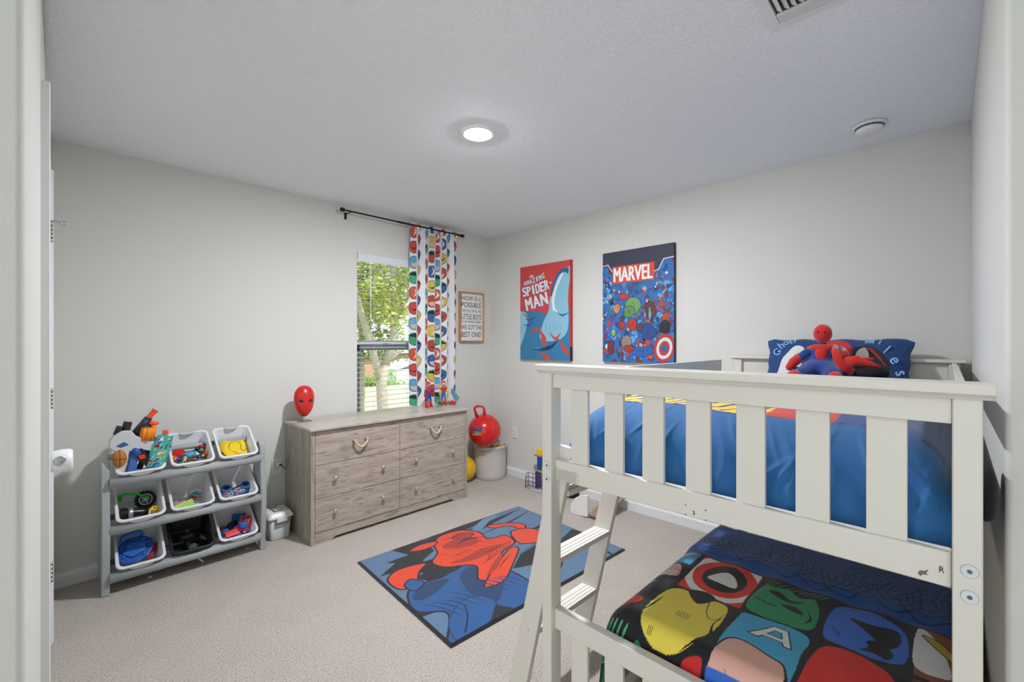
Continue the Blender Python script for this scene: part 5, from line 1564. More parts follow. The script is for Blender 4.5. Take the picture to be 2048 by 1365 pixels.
def outlet(loc, rz, label, plug=False):
    e = empty('wall_outlet', loc, rz, label, 'outlet')
    MB().box(-0.036, 0.036, -0.006, 0, -0.058, 0.058).build('cover_plate', TRIM, e, bevel=0.003)
    for zc in (0.020, -0.020):
        s_ = MB().box(-0.016, 0.016, -0.0075, -0.005, zc - 0.0135, zc + 0.0135).build('socket', TRIM, e, bevel=0.003)
        for dx in (-0.006, 0.006):
            MB().box(dx - 0.001, dx + 0.001, -0.0079, -0.0072, zc - 0.001, zc + 0.007).build('slot', SLIT, s_)
        MB().cyl((0, -0.0072, zc - 0.007), (0, -0.0079, zc - 0.007), 0.0022, seg=10).build('slot', SLIT, s_)
    MB().cyl((0, -0.006, 0), (0, -0.0068, 0), 0.003, seg=12).build('screw', METAL, e)
    return e
outlet((XR, 3.093, 0.439), math.radians(-90), 'white wall outlet on the right wall beside the fabric basket')
outlet((1.095, YB, 0.441), 0, 'white wall outlet with a plugged-in charger, left of the dresser')
ch = empty('charger_plug', (1.100, YB - 0.008, 0.463), 0, 'white charger plug with a black cord in the outlet beside the dresser', 'charger')
MB().box(-0.016, 0.016, -0.030, 0, -0.014, 0.014).build('adapter', PLW, ch, bevel=0.004)
MB().tube([(0.005, -0.030, -0.004), (0.012, -0.045, -0.008), (0.020, -0.045, -0.012), (0.026, -0.035, -0.028), (0.034, -0.03, -0.036), (0.047, -0.028, -0.035)], 0.0022, 8).box(-0.001, 0.012, -0.042, -0.029, -0.009, 0.002).build('cord', BLACK, ch)

# ================================================================== TOY ORGANISER AND ITS BINS
GREY = mat('organiser_grey', '#a3a8a9', 0.45)
org = empty('toy_organizer', (0.54, 3.28, 0), 0, 'grey three-tier toy organizer rack holding nine bins against the window wall', 'toy organizer')
OI = Matrix.Translation(org.location).inverted()
def och(mb, name, m, **k):
    o = mb.build(name, m, org, **k); o.matrix_parent_inverse = OI; return o
prof = [(3.150, 0), (3.148, 0.08), (3.132, 0.20), (3.126, 0.32), (3.138, 0.44), (3.152, 0.56), (3.160, 0.655), (3.170, 0.685), (3.195, 0.698), (3.222, 0.690), (3.245, 0.665), (3.275, 0.60), (3.31, 0.50),
        (3.345, 0.36), (3.375, 0.20), (3.40, 0.06), (3.405, 0.0), (3.36, 0.0), (3.35, 0.035), (3.32, 0.055), (3.24, 0.055), (3.21, 0.035), (3.20, 0.0)]
for x0, x1 in ((0.150, 0.184), (0.900, 0.932)):
    och(MB().prism(prof, x0, x1, 'x'), 'side_panel', GREY, bevel=0.006, bseg=3)
rails = [0.592, 0.340, 0.090]
for z in rails:
    och(MB().tube([(0.182, 3.150, z), (0.902, 3.150, z)], 0.026, 20, flat=1.0), 'front_rail', GREY)
    och(MB().tube([(0.182, 3.325, z + 0.105 if z > 0.5 else z + 0.02), (0.902, 3.325, z + 0.105 if z > 0.5 else z + 0.02)], 0.016, 14), 'back_rail', GREY)

BL, BW, BD = 0.270, 0.208, 0.125
TILT = 33
def bin_matrix(ix, iz):
    return T([0.312, 0.546, 0.780][ix], 3.118, rails[iz] + 0.047) @ R(TILT, 'X')
BINP = mat('bin_white', '#e9eaec', 0.35, translucent=0.12)
TAB_SHADE = mat('bin_handle_shade', '#b9bdba', 0.4)  # handle plastic is white; its shaded angle is put into this grey
def make_bin(white=True):
    e = empty('storage_bin')
    m = BINP if white else mat('bin_black', '#17181a', 0.45)
    cy = BL / 2
    rings = [rrect(BW / 2 - 0.030, BL / 2 - 0.034, 0.022, cy, -BD), rrect(BW / 2 - 0.024, BL / 2 - 0.028, 0.026, cy, -BD + 0.006), rrect(BW / 2 - 0.0075, BL / 2 - 0.0075, 0.032, cy, -0.012),
             rrect(BW / 2 + 0.001, BL / 2 + 0.001, 0.034, cy, -0.013), rrect(BW / 2 + 0.003, BL / 2 + 0.003, 0.035, cy, -0.010), rrect(BW / 2 + 0.003, BL / 2 + 0.003, 0.035, cy, -0.002),
             rrect(BW / 2, BL / 2, 0.033, cy, 0), rrect(BW / 2 - 0.009, BL / 2 - 0.009, 0.030, cy, 0), rrect(BW / 2 - 0.0115, BL / 2 - 0.0115, 0.028, cy, -0.004),
             rrect(BW / 2 - 0.026, BL / 2 - 0.030, 0.022, cy, -BD + 0.008), rrect(BW / 2 - 0.034, BL / 2 - 0.038, 0.018, cy, -BD + 0.004)]
    loft(MB(), rings).build('tub', m, e)
    for y0, sg in ((0.0, -1), (BL, 1)):
        arc = [(-0.055, 0.0)] + [(0.055 * math.cos(a), -0.028 * math.sin(a)) for a in np.linspace(PI, 0, 15)] + [(0.055, 0.0)]
        yy = y0 + (0.0025 if sg > 0 else -0.0025)
        MB().prism([(a, b) for a, b in arc[1:-1]], min(yy, yy + sg * 0.0025), max(yy, yy + sg * 0.0025), 'y').build('handle_lip', m if sg < 0 else TAB_SHADE, e)
    if white:   # white handle on the raised back rim, its shade painted grey
        MB().prism([(0.044 * math.cos(a), BL - 0.0005 - 0.026 * math.sin(a)) for a in np.linspace(0, PI, 15)], 0.0, 0.0012, 'z').build('handle_shade', TAB_SHADE, e)
    else:
        for sx in (-1, 1):
            for k in range(8):
                MB().box(sx * 0.0905 - 0.0015, sx * 0.0905 + 0.0015, 0.03 + k * 0.028, 0.044 + k * 0.028, -0.085, -0.02).build('wall_slot', mat('slot_lit', '#4b4d50', 0.8), e)
        for k in range(6):
            MB().box(-0.075 + k * 0.027, -0.062 + k * 0.027, BL - 0.0200, BL - 0.0170, -0.075, -0.02).build('wall_slot', mat('slot_lit', '#4b4d50', 0.8), e)
    return e
labels = [['white storage bin at the left of the top tier, overflowing with toy blasters', 'white storage bin in the middle of the top tier, with many tiny figures', 'white storage bin at the right of the top tier, with yellow fabric'],
          ['white storage bin at the left of the middle tier, with a wheel and tape measure', 'white storage bin in the centre of the middle tier, with building blocks', 'white storage bin at the right of the middle tier, with blue slippers'],
          ['white storage bin at the left of the bottom tier, with a blue play set', 'black slotted storage bin in the middle of the bottom tier', 'white storage bin at the right of the bottom tier, with red and blue vehicles']]
binw = make_bin(True); binb = make_bin(False)
first = True
for iz in range(3):
    for ix in range(3):
        if (ix, iz) == (1, 2): o = binb
        else:
            o = binw if first else copy_tree(binw); first = False
        o.matrix_world = bin_matrix(ix, iz)
        tag(o, labels[iz][ix], 'storage bin', 'bins on the toy organizer')

def C(c, rough=0.4, **k): return mat('plastic_' + c[1:], c, rough, **k)
def inbin(ix, iz, name, label, cat, x, y, z, rz=0, rx=0, ry=0, group=None):
    """a thing lying in a bin: x across, y up the slope, z off the bin floor"""
    e = empty(name, label=label, cat=cat, group=group)
    e.matrix_world = bin_matrix(ix, iz) @ T(x, y, z - BD + 0.006) @ R(rz, 'Z') @ R(rx, 'X') @ R(ry, 'Y')
    return e
def world(name, label, cat, loc, rz=0, rx=0, ry=0, group=None):
    e = empty(name, label=label, cat=cat, group=group)
    e.matrix_world = T(*loc) @ R(rz, 'Z') @ R(rx, 'X') @ R(ry, 'Y')
    return e

# --- top left: blasters (x across, z up, seen from -y)
g = 'toy blasters in the top left bin'
b1 = world('toy_blaster', 'big white toy blaster with blue trim, leaning out of the top left bin', 'toy blaster', (0.27, 3.175, 0.78), group=g)
MB().prism([(-0.070, 0.060), (-0.040, 0.082), (0.0, 0.078), (0.020, 0.045), (0.072, 0.016), (0.105, 0.000), (0.100, -0.040), (0.080, -0.046), (0.030, -0.030), (-0.010, -0.034), (-0.012, -0.065), (-0.030, -0.150), (-0.062, -0.155), (-0.050, -0.075), (-0.062, -0.030), (-0.090, 0.000), (-0.088, 0.035)], -0.025, 0.025, 'y').build('body', C('#c6c9cb'), b1, bevel=0.006)
MB().prism([(-0.062, 0.005), (-0.030, 0.022), (-0.010, 0.005), (-0.040, -0.006)], -0.029, 0.029, 'y').build('blue_trim', C('#2c5a8f'), b1, bevel=0.002)
MB().prism([(-0.058, -0.030), (-0.045, -0.034), (-0.028, -0.070), (-0.034, -0.085), (-0.052, -0.062)], -0.028, 0.028, 'y').build('trigger_guard', C('#2c5a8f'), b1, bevel=0.002)
MB().prism([(0.0, -0.03), (0.028, -0.03), (0.022, -0.155), (-0.018, -0.155)], -0.020, 0.024, 'y').build('blue_stock', C('#3a6db5'), b1, bevel=0.003)
for x, z, rr in ((-0.050, 0.075, 20), (-0.018, 0.095, 12)):
    MB().box(-0.018, 0.018, -0.014, 0.014, -0.018, 0.030, M=T(x, 0.006, z) @ R(rr, 'Y')).cyl((x, -0.012, z + 0.012), (x, -0.016, z + 0.012), 0.007).build('clip', C('#2b2c2e'), b1, bevel=0.003)
b2 = world('toy_blaster', 'dark blue and black toy blaster with an orange muzzle pointing up', 'toy blaster', (0.318, 3.215, 0.865), ry=-52, group=g)
MB().prism([(-0.075, -0.020), (-0.05, 0.018), (0.055, 0.020), (0.062, -0.012), (0.02, -0.020), (0.012, -0.052), (-0.012, -0.055), (-0.02, -0.024)], -0.018, 0.018, 'y').build('body', C('#2a2f45'), b2, bevel=0.004)
MB().prism([(-0.04, -0.008), (-0.03, 0.012), (0.04, 0.012), (0.045, -0.004)], -0.0195, 0.0195, 'y').build('side_panel', C('#5a4f78'), b2, bevel=0.002)
MB().cyl((0.055, 0, 0.004), (0.102, 0, 0.004), 0.013, 0.014, 14).cyl((0.096, 0, 0.004), (0.108, 0, 0.004), 0.017, 0.017, 14).build('muzzle', C('#f2561f'), b2, bevel=0.001)
b3 = world('toy_blaster', 'black toy blaster with a clear orange dart drum, in the top left bin', 'toy blaster', (0.335, 3.19, 0.81), group=g)
MB().tube([(-0.035, 0, 0.055), (0.0, 0, 0.040), (0.03, 0, 0.030)], [0.026, 0.030, 0.020], 12).tube([(0.02, -0.005, -0.02), (-0.005, -0.01, -0.10), (-0.03, -0.01, -0.17)], [0.014, 0.013, 0.013], 10).build('body', C('#1c1d20'), b3)
dm_ = MB().cyl((0.002, -0.02, -0.010), (0.010, -0.02, 0.052), 0.030, 0.030, 20)
for k in range(8):
    a = 2 * PI * k / 8
    dm_.cyl((0.002 + 0.026 * math.cos(a), -0.02 + 0.026 * math.sin(a), -0.014), (0.010 + 0.026 * math.cos(a), -0.02 + 0.026 * math.sin(a), 0.056), 0.009, 0.009, 10)
dm_.M = None
dm_.build('dart_drum', C('#ef8a1a', 0.2), b3)
MB().ell((0.035, 0.0, 0.070), (0.025, 0.018, 0.012), 14, 8).build('orange_cap', C('#f2561f'), b3)
b4 = world('toy_blaster', 'teal toy blaster with bright jagged graphics, right side of the top left bin', 'toy blaster', (0.392, 3.165, 0.74), ry=4, group=g)
def b4_paint(U, V):
    p = Paint(U, V, '#3fb0ac')
    r = random.Random(21)
    for k in range(46):
        x, y = r.uniform(0.0, 0.85), r.uniform(0.05, 0.95)
        c = r.choice(['#e8c832', '#d8402c', '#1f3f9a', '#e6781e', '#16161c', '#e9e6df', '#7b2a4c', '#16161c', '#b7d23c'])
        p.poly([(x, y), (x + r.uniform(0.05, 0.22), y + r.uniform(0.02, 0.10)), (x + r.uniform(0.02, 0.2), y - r.uniform(0.0, 0.06)), (x - 0.06, y - 0.05)], c, smooth=False)
    return p.c
def b4_pos(U, V):
    z = -0.095 + V * 0.165
    x = -0.055 * (1 - 0.45 * V) + U * 0.085 * (1 - 0.25 * np.abs(V - 0.5)) + 0.012 * V
    y = -0.018 - 0.012 * np.sin(U * PI) ** 0.6
    return np.stack([x, y, z], 1)
grid_obj('graphic_shell', b4_pos, 60, 110, mat('toy_graphic', '#ffffff', 0.4, attr='Col'), b4, b4_paint, thick=0.004)
MB().prism([(-0.052, -0.095), (0.012, -0.112), (0.030, -0.085), (0.040, 0.0), (0.034, 0.072), (0.014, 0.078), (-0.015, 0.070), (-0.040, 0.02)], -0.017, 0.018, 'y').build('body', C('#3fb0ac'), b4, bevel=0.004)
MB().box(0.008, 0.032, -0.014, 0.014, 0.078, 0.100).build('muzzle', C('#f2561f'), b4, bevel=0.002)
b5 = world('toy_basketball', 'small brown-orange toy basketball with black seams low in the top left bin', 'ball', (0.222, 3.155, 0.715), group=None)
MB().ell((0, 0, 0), (0.030, 0.026, 0.048), 24, 16).build('ball', C('#b5702c', 0.6), b5)
MB().tube([(0.0305 * math.cos(a), -0.0265 * math.sin(a), 0) for a in np.linspace(0, 2 * PI, 25)[:-1]], 0.0012, 6, closed=True).tube([(0, -0.0265 * math.cos(a), 0.0485 * math.sin(a)) for a in np.linspace(0, 2 * PI, 25)[:-1]], 0.0012, 6, closed=True).build('seam', C('#231c17'), b5)
b6 = world('toy_blaster', 'black and red toy blaster lying in the middle of the top left bin', 'toy blaster', (0.315, 3.165, 0.705), ry=60, group=g)
MB().prism([(-0.06, -0.02), (-0.045, 0.025), (0.05, 0.028), (0.06, -0.01), (0.0, -0.018)], -0.02, 0.02, 'y').build('body', C('#17181b'), b6, bevel=0.003)
MB().prism([(-0.02, -0.01), (-0.012, 0.016), (0.012, 0.012), (0.004, -0.012)], -0.024, 0.024, 'y').build('trigger', C('#d8371f'), b6, bevel=0.003)
MB().ell((-0.04, -0.012, -0.005), (0.028, 0.018, 0.020), 14, 10).build('blue_cap', C('#204f9e'), b6)

# --- top middle: a heap of tiny toys, each on its own
r = random.Random(31)
cols = [('red', '#c42a24'), ('blue', '#2a56b0'), ('green', '#46a04a'), ('white', '#d9d7d2'), ('black', '#1e1f22'), ('orange', '#de6a22'), ('teal', '#2c97a4'), ('purple', '#8c5a9e'), ('yellow', '#d3bd3a')]
spots = []
rowsn = [('front row', 0.045), ('second row', 0.080), ('third row', 0.115)]
def tiny(e, c1_, c2_, s=1.0):
    MB().tube([(0, 0, 0.0), (0, 0, 0.018 * s)], [0.009 * s, 0.007 * s], 10).tube([(-0.013 * s, 0, 0.010 * s), (0, 0, 0.016 * s), (0.013 * s, 0, 0.010 * s)], 0.0042 * s, 8).tube([(-0.005 * s, 0, 0), (-0.007 * s, 0, -0.013 * s)], 0.0046 * s, 8).tube([(0.005 * s, 0, 0), (0.007 * s, 0, -0.013 * s)], 0.0046 * s, 8).build('body', C(c1_), e)
    MB().ell((0, 0, 0.026 * s), 0.0095 * s, 12, 8).build('head', C(c2_), e)
n_in = ['leftmost', 'second from left', 'third from left', 'fourth from left', 'fifth from left', 'sixth from left', 'rightmost']
for ri, (rn, y) in enumerate(rowsn):
    for k in range(7):
        cn, cc = cols[(k * 2 + ri * 4 + (k // 3)) % 9]
        _, c2_ = cols[(k * 5 + ri * 2 + 1) % 9]
        x = -0.066 + k * 0.022 + r.uniform(-0.003, 0.003)
        e = inbin(1, 0, 'small_figure', 'tiny %s toy figure, %s in the %s, top middle bin' % (cn, n_in[k], rn), 'toy figure', x, y + r.uniform(-0.004, 0.004), 0.018 + 0.010 * ri + r.uniform(0, 0.012) + (0.012 if k > 4 else 0),
                  r.uniform(0, 360), r.uniform(-70, 70), r.uniform(-70, 70), 'tiny figures in the top middle bin')
        tiny(e, cc, c2_, r.uniform(0.9, 1.25))
e = inbin(1, 0, 'toy_disc', 'round red fabric toy at the left of the heap in the top middle bin', 'toy', -0.050, 0.150, 0.045, 0, 50)
MB().ell((0, 0, 0), (0.034, 0.034, 0.012), 24, 12).tube([(0.034 * math.cos(a), 0.034 * math.sin(a), 0) for a in np.linspace(0, 2 * PI, 25)[:-1]], 0.005, 8, closed=True).build('disc', C('#bf1f23', 0.8), e)
e = inbin(1, 0, 'toy_creature', 'crumpled sky-blue toy on top of the heap in the top middle bin', 'toy', 0.005, 0.125, 0.060, 0, 40)
MB().ell((0, 0, 0), (0.028, 0.020, 0.018), 16, 10).ell((0.022, 0.008, 0.004), (0.014, 0.012, 0.012), 12, 8).tube([(-0.02, 0, 0), (-0.04, 0.012, 0.004)], [0.008, 0.003], 8).tube([(0.02, 0, 0), (0.042, -0.010, 0.0)], [0.007, 0.003], 8).tube([(0.0, -0.01, 0), (-0.01, -0.034, -0.005)], [0.007, 0.003], 8).build('body', C('#45a5c0', 0.6), e)
for i, (cn, cc, x, y, z) in enumerate([('dark red', '#8f1f24', 0.058, 0.15, 0.050), ('copper', '#c0603c', 0.070, 0.115, 0.045), ('navy', '#20335f', 0.038, 0.165, 0.055), ('bright red', '#d42a24', 0.070, 0.165, 0.055)]):
    e = inbin(1, 0, 'small_figure', '%s toy figure at the back right of the heap in the top middle bin' % cn, 'toy figure', x, y, z, 20 * i, 30, 15 * i, 'tiny figures in the top middle bin')
    tiny(e, cc, ['#46a04a', '#de6a22', '#c42a24', '#2a56b0'][i], 1.3)

# --- top right: yellow fabric item with black piping
e = inbin(2, 0, 'folded_cape', 'folded yellow fabric with thin black piping in the top right bin', 'dress-up fabric', 0, 0.13, 0.03)
def cape_pos(U, V):
    x = (U - 0.5) * 0.150; y = (V - 0.5) * 0.165
    z = 0.045 * np.sqrt(np.clip(1 - (2 * U - 1) ** 4, 0, 1)) * np.sqrt(np.clip(1 - (2 * V - 1) ** 4, 0, 1)) + fbm(U * 3, V * 3, 41, 3, 2) * 0.012 + V * 0.015 - 0.012
    return np.stack([x, y, z], 1)
def cape_paint(U, V):
    p = Paint(U, V, '#e6c51c')
    p.stroke([(0.28, 0.50), (0.42, 0.74), (0.66, 0.80), (0.76, 0.62), (0.72, 0.36), (0.84, 0.26), (0.97, 0.42), (0.94, 0.10)], '#1d1a14', 0.011)
    p.stroke([(0.28, 0.50), (0.34, 0.34), (0.60, 0.14), (0.70, 0.13)], '#1d1a14', 0.011)
    p.stroke([(0.0, 0.6), (0.06, 0.3), (0.14, 0.12)], '#3a3216', 0.02)
    return p.c
grid_obj('cloth', cape_pos, 90, 90, mat('cape_cloth', '#ffffff', 0.75, attr='Col'), e, cape_paint)
e = inbin(2, 0, 'toy_creature', 'small sea-green toy at the front of the top right bin', 'toy', 0.010, 0.052, 0.050, 20)
MB().ell((0, 0, 0), (0.026, 0.013, 0.014), 14, 10).ell((0.012, 0.008, 0.008), (0.012, 0.010, 0.009), 12, 8).tube([(-0.02, 0, 0), (-0.035, -0.004, -0.004)], [0.008, 0.003], 8).build('body', C('#4fb39c', 0.5), e)
e = inbin(2, 0, 'toy_creature', 'tiny purple toy tucked left of the sea-green toy in the top right bin', 'toy', -0.035, 0.042, 0.042)
MB().ell((0, 0, 0), (0.013, 0.010, 0.009), 12, 8).ell((0.010, 0, 0.006), 0.006, 10, 6).build('body', C('#9a70a8', 0.5), e)

# --- middle left: wheel, green strap, headphones, tape measure
e = inbin(0, 1, 'truck_tire', 'black knobbly toy truck wheel with grey rim in the left middle bin', 'toy wheel', 0.032, 0.178, 0.055, 0, 38)
w = MB()
w.lathe([(0.020, -0.016), (0.038, -0.018), (0.044, -0.012), (0.044, 0.012), (0.038, 0.018), (0.020, 0.016)], seg=36)
for k in range(18):
    a = 2 * PI * k / 18
    w.box(0.042, 0.049, -0.0045, 0.0045, -0.015, 0.015, M=R(math.degrees(a), 'Z'))
w.build('tyre', C('#1a1b1c', 0.8), e)
w = MB().lathe([(0.026, 0.019), (0.0285, 0.0205), (0.031, 0.019)], seg=36)
for k in range(5):
    w.box(0.004, 0.027, -0.003, 0.003, 0.010, 0.015, M=R(72 * k, 'Z'))
w.cyl((0, 0, 0.008), (0, 0, 0.019), 0.008)
w.build('rim', C('#b4b6b5', 0.35), e)
e = inbin(0, 1, 'toy_strap', 'bright green curved plastic toy band lying over the wheel', 'toy', -0.012, 0.195, 0.085, -8, 20)
MB().tube([(-0.066, -0.012, -0.028), (-0.070, 0.004, -0.006), (-0.045, 0.012, 0.006), (0.0, 0.004, 0.008), (0.055, -0.016, 0.0)], [0.010, 0.012, 0.012, 0.011, 0.009], 12, flat=0.45).box(0.05, 0.062, -0.030, -0.006, -0.003, 0.006).build('band', C('#2fbf3a', 0.35), e)
e = inbin(0, 1, 'toy_drill', 'black toy power tool with a silver ribbed collar in the left middle bin', 'toy', -0.035, 0.098, 0.04, 8)
MB().tube([(-0.050, 0.01, 0.0), (-0.030, 0.02, 0.012), (0.0, 0.008, 0.010), (0.05, -0.006, 0.004), (0.072, -0.010, 0.0)], [0.020, 0.030, 0.024, 0.021, 0.017], 16).tube([(-0.03, 0, 0), (-0.045, -0.04, -0.01)], [0.020, 0.016], 12).build('body', C('#16171a', 0.3), e)
MB().tube([(-0.014, 0.008, 0.012), (-0.006, 0.007, 0.011), (0.002, 0.006, 0.010), (0.010, 0.004, 0.010)], [0.0265, 0.028, 0.0262, 0.0265], 16).build('collar', C('#a9adb0', 0.3, metal=0.6), e)
e = inbin(0, 1, 'tape_measure', 'yellow toy tape measure with a grey centre at the right of the left middle bin', 'tape measure', 0.062, 0.075, 0.052, -10, 20)
MB().prism([(-0.026, -0.026), (0.014, -0.030), (0.028, -0.016), (0.028, 0.020), (0.012, 0.034), (-0.012, 0.032), (-0.026, 0.012)], -0.014, 0.014, 'z').build('case', C('#eac21c', 0.35), e, bevel=0.005)
MB().box(-0.016, 0.016, -0.018, 0.008, 0.0135, 0.016).build('centre_plate', C('#6b6b62'), e, bevel=0.004)
MB().box(-0.006, 0.006, 0.016, 0.023, 0.0135, 0.0155).build('lock_button', C('#2a2a2a'), e, bevel=0.001)

# --- centre: building blocks and arrow tiles
e = inbin(1, 1, 'toy_block', 'large lime-green building plate with a pink edge in the centre bin', 'building block', -0.030, 0.080, 0.045, 18, 30)
m_ = MB().box(-0.048, 0.048, -0.022, 0.022, -0.006, 0.006)
m_.build('plate', C('#9ccb22', 0.35), e, bevel=0.002)
for i in range(6):
    for j in range(3):
        MB().cyl((-0.040 + i * 0.016, -0.015 + j * 0.015, 0.006), (-0.040 + i * 0.016, -0.015 + j * 0.015, 0.009), 0.0045, seg=10).build('stud', C('#9ccb22', 0.35), e)
MB().box(-0.050, 0.050, -0.024, 0.024, -0.009, -0.006).build('edge', C('#d8456a', 0.4), e)
for nm, lab, c, x, y, z, sz in (('toy_block', 'small lime-green block on a red one at the front of the centre bin', '#b6d62c', 0.040, 0.050, 0.036, (0.018, 0.008, 0.006)), ('toy_block', 'flat red block under the lime block in the centre bin', '#b3222a', 0.044, 0.044, 0.024, (0.022, 0.010, 0.006)),
                               ('toy_block', 'cream square block at the front right of the centre bin', '#e6dcc4', 0.068, 0.054, 0.036, (0.014, 0.011, 0.012)), ('toy_block', 'dark red slab behind the lime plate in the centre bin', '#a3202c', -0.050, 0.105, 0.045, (0.030, 0.010, 0.006)), ('toy_block', 'dark blue block at the far left of the centre bin', '#1d5c9c', -0.070, 0.110, 0.040, (0.013, 0.012, 0.014))):
    e = inbin(1, 1, nm, lab, 'building block', x, y, z, 12, 25)
    MB().box(-sz[0], sz[0], -sz[1], sz[1], -sz[2], sz[2]).build('brick', C(c), e, bevel=0.0015)
    for i in (-1, 1):
        MB().cyl((i * sz[0] * 0.5, 0, sz[2]), (i * sz[0] * 0.5, 0, sz[2] + 0.003), 0.0042, seg=10).build('stud', C(c), e)
for k, (cn, cc) in enumerate((('blue', '#2a6d9c'), ('red', '#b3282c'), ('light blue', '#3f8fb0'), ('white', '#dfe2e0'))):
    e = inbin(1, 1, 'chevron_tile', '%s chevron toy tile stacked towards the back of the centre bin' % cn, 'toy tile', 0.010 + k * 0.010, 0.115 + k * 0.024, 0.030 + k * 0.004, 0, 15)
    MB().prism([(-0.030, -0.010), (0.0, 0.010), (0.030, -0.010), (0.030, -0.022), (0.0, -0.003), (-0.030, -0.022)], 0, 0.004, 'z').build('tile', C(cc), e)

# --- middle right: a pair of blue slippers
def shoe_print(U, V):
    p = Paint(U, V, '#1e5c9c')
    q = random.Random(77)
    for k in range(150):
        x, y = q.uniform(0.2, 0.8), q.uniform(0.12, 0.62)
        p.oval(x, y, q.uniform(0.008, 0.035), q.uniform(0.01, 0.035), q.choice(['#c23a30', '#e0dbd0', '#1d2333', '#3d8a55', '#c23a30', '#d99', '#4b93c4'].__getitem__(slice(0, 5))), q.uniform(0, 3))
    return p.c
def shoe_pos(U, V):
    a = (U - 0.5) * PI * 1.15
    t = V
    w_ = 0.033 * np.sqrt(np.clip(np.sin((t * 0.93 + 0.07) * PI), 0, 1)) ** 0.7 + 0.004
    x = w_ * np.sin(a)
    z = (0.034 * (1 - 0.25 * t) * np.clip(np.sin((t * 0.9 + 0.1) * PI), 0.15, 1) ** 0.5) * np.cos(a) + 0.004
    y = -0.055 + t * 0.11
    return np.stack([x, y, z], 1)
for (x, y, rz, lab) in ((-0.040, 0.105, 8, 'blue printed child slipper on the left in the right middle bin'), (0.040, 0.120, -72, 'blue printed child slipper on the right, turned sideways, in the right middle bin')):
    e = inbin(2, 1, 'slipper', lab, 'slipper', x, y, 0.030, rz, 10, group='pair of slippers')
    grid_obj('upper', shoe_pos, 60, 60, mat('slipper_print', '#ffffff', 0.85, attr='Col'), e, shoe_print)
    MB().ell((0, 0, -0.004), (0.036, 0.060, 0.009), 24, 8, e=0.8).build('sole', C('#15406f', 0.8), e)
    MB().tube([(0.024 * math.cos(a), 0.030 + 0.022 * math.sin(a), 0.032 - 0.004 * math.sin(a)) for a in np.linspace(0, 2 * PI, 21)[:-1]], 0.006, 8, closed=True).build('collar', C('#2a6fb0', 0.85), e)
    MB().ell((0, 0.030, 0.031), (0.021, 0.019, 0.004), 16, 6).build('opening', C('#101d33', 0.9), e)

# --- bottom left: blue play set
e = inbin(0, 2, 'play_set', 'big dark blue plastic play base with a handle in the bottom left bin', 'toy play set', -0.018, 0.130, 0.085, 6, 12)
bs = MB().prism([(-0.085, -0.03), (-0.06, -0.065), (-0.01, -0.085), (0.05, -0.060), (0.085, -0.01), (0.080, 0.030), (0.045, 0.065), (-0.03, 0.070), (-0.075, 0.035)], -0.016, 0.010, 'z')
bs.build('hull', C('#1d4f9e', 0.25), e, bevel=0.006)
MB().prism([(-0.060, -0.020), (-0.020, -0.050), (0.040, -0.030), (0.055, 0.020), (-0.020, 0.040)], 0.010, 0.022, 'z').build('deck', C('#2460b0', 0.25), e, bevel=0.005)
MB().tube([(-0.050, 0.055, 0.012), (-0.045, 0.075, 0.030), (0.030, 0.082, 0.034), (0.040, 0.064, 0.014)], 0.012, 10).build('handle', C('#2a6cc0', 0.25), e)
for x, y in ((-0.055, -0.035), (0.03, -0.048), (0.06, 0.01), (-0.03, 0.02), (0.02, 0.01)):
    MB().ell((x, y, 0.021), 0.005, 10, 6).build('stud', C('#3a80d0', 0.2), e)
e = inbin(0, 2, 'toy_ramp', 'flat red plastic toy piece wedged at the right under the blue play base', 'toy', 0.062, 0.120, 0.045, -20, 10)
MB().prism([(-0.015, -0.05), (0.01, -0.045), (0.022, 0.03), (0.012, 0.05), (-0.010, 0.04)], -0.005, 0.005, 'z').build('plate', C('#a8232a', 0.4), e, bevel=0.002)

# --- bottom middle: dark tools in the black bin
e = inbin(1, 2, 'toy_tool', 'black toy power tool with a grey front in the black bin', 'toy', 0.01, 0.115, 0.045, 25, 10)
MB().tube([(-0.05, 0.05, 0.01), (0.0, 0.03, 0.015), (0.045, 0.01, 0.0)], [0.018, 0.024, 0.02], 12).tube([(-0.01, 0.03, 0.0), (-0.03, -0.03, -0.01), (-0.035, -0.05, -0.01)], [0.016, 0.013, 0.015], 12).build('body', C('#1b2023', 0.35), e)
MB().tube([(0.045, 0.01, 0.0), (0.058, -0.025, 0.0), (0.062, -0.045, 0)], [0.014, 0.012, 0.010], 10).build('nozzle', C('#4a5258', 0.35), e)
MB().box(-0.004, 0.006, 0.018, 0.026, 0.030, 0.036).build('red_switch', C('#c23a2a'), e)
e = inbin(1, 2, 'toy_tool', 'dark slate-grey toy clamp lying at the front of the black bin', 'toy', 0.02, 0.065, 0.035, -20, 10)
MB().prism([(-0.03, -0.02), (0.0, -0.022), (0.008, 0.02), (-0.01, 0.03), (-0.028, 0.02)], -0.01, 0.012, 'z').tube([(0.0, 0.01, 0.0), (0.03, -0.02, 0.006)], [0.008, 0.008], 10).build('body', C('#31424c', 0.35), e, bevel=0.002)

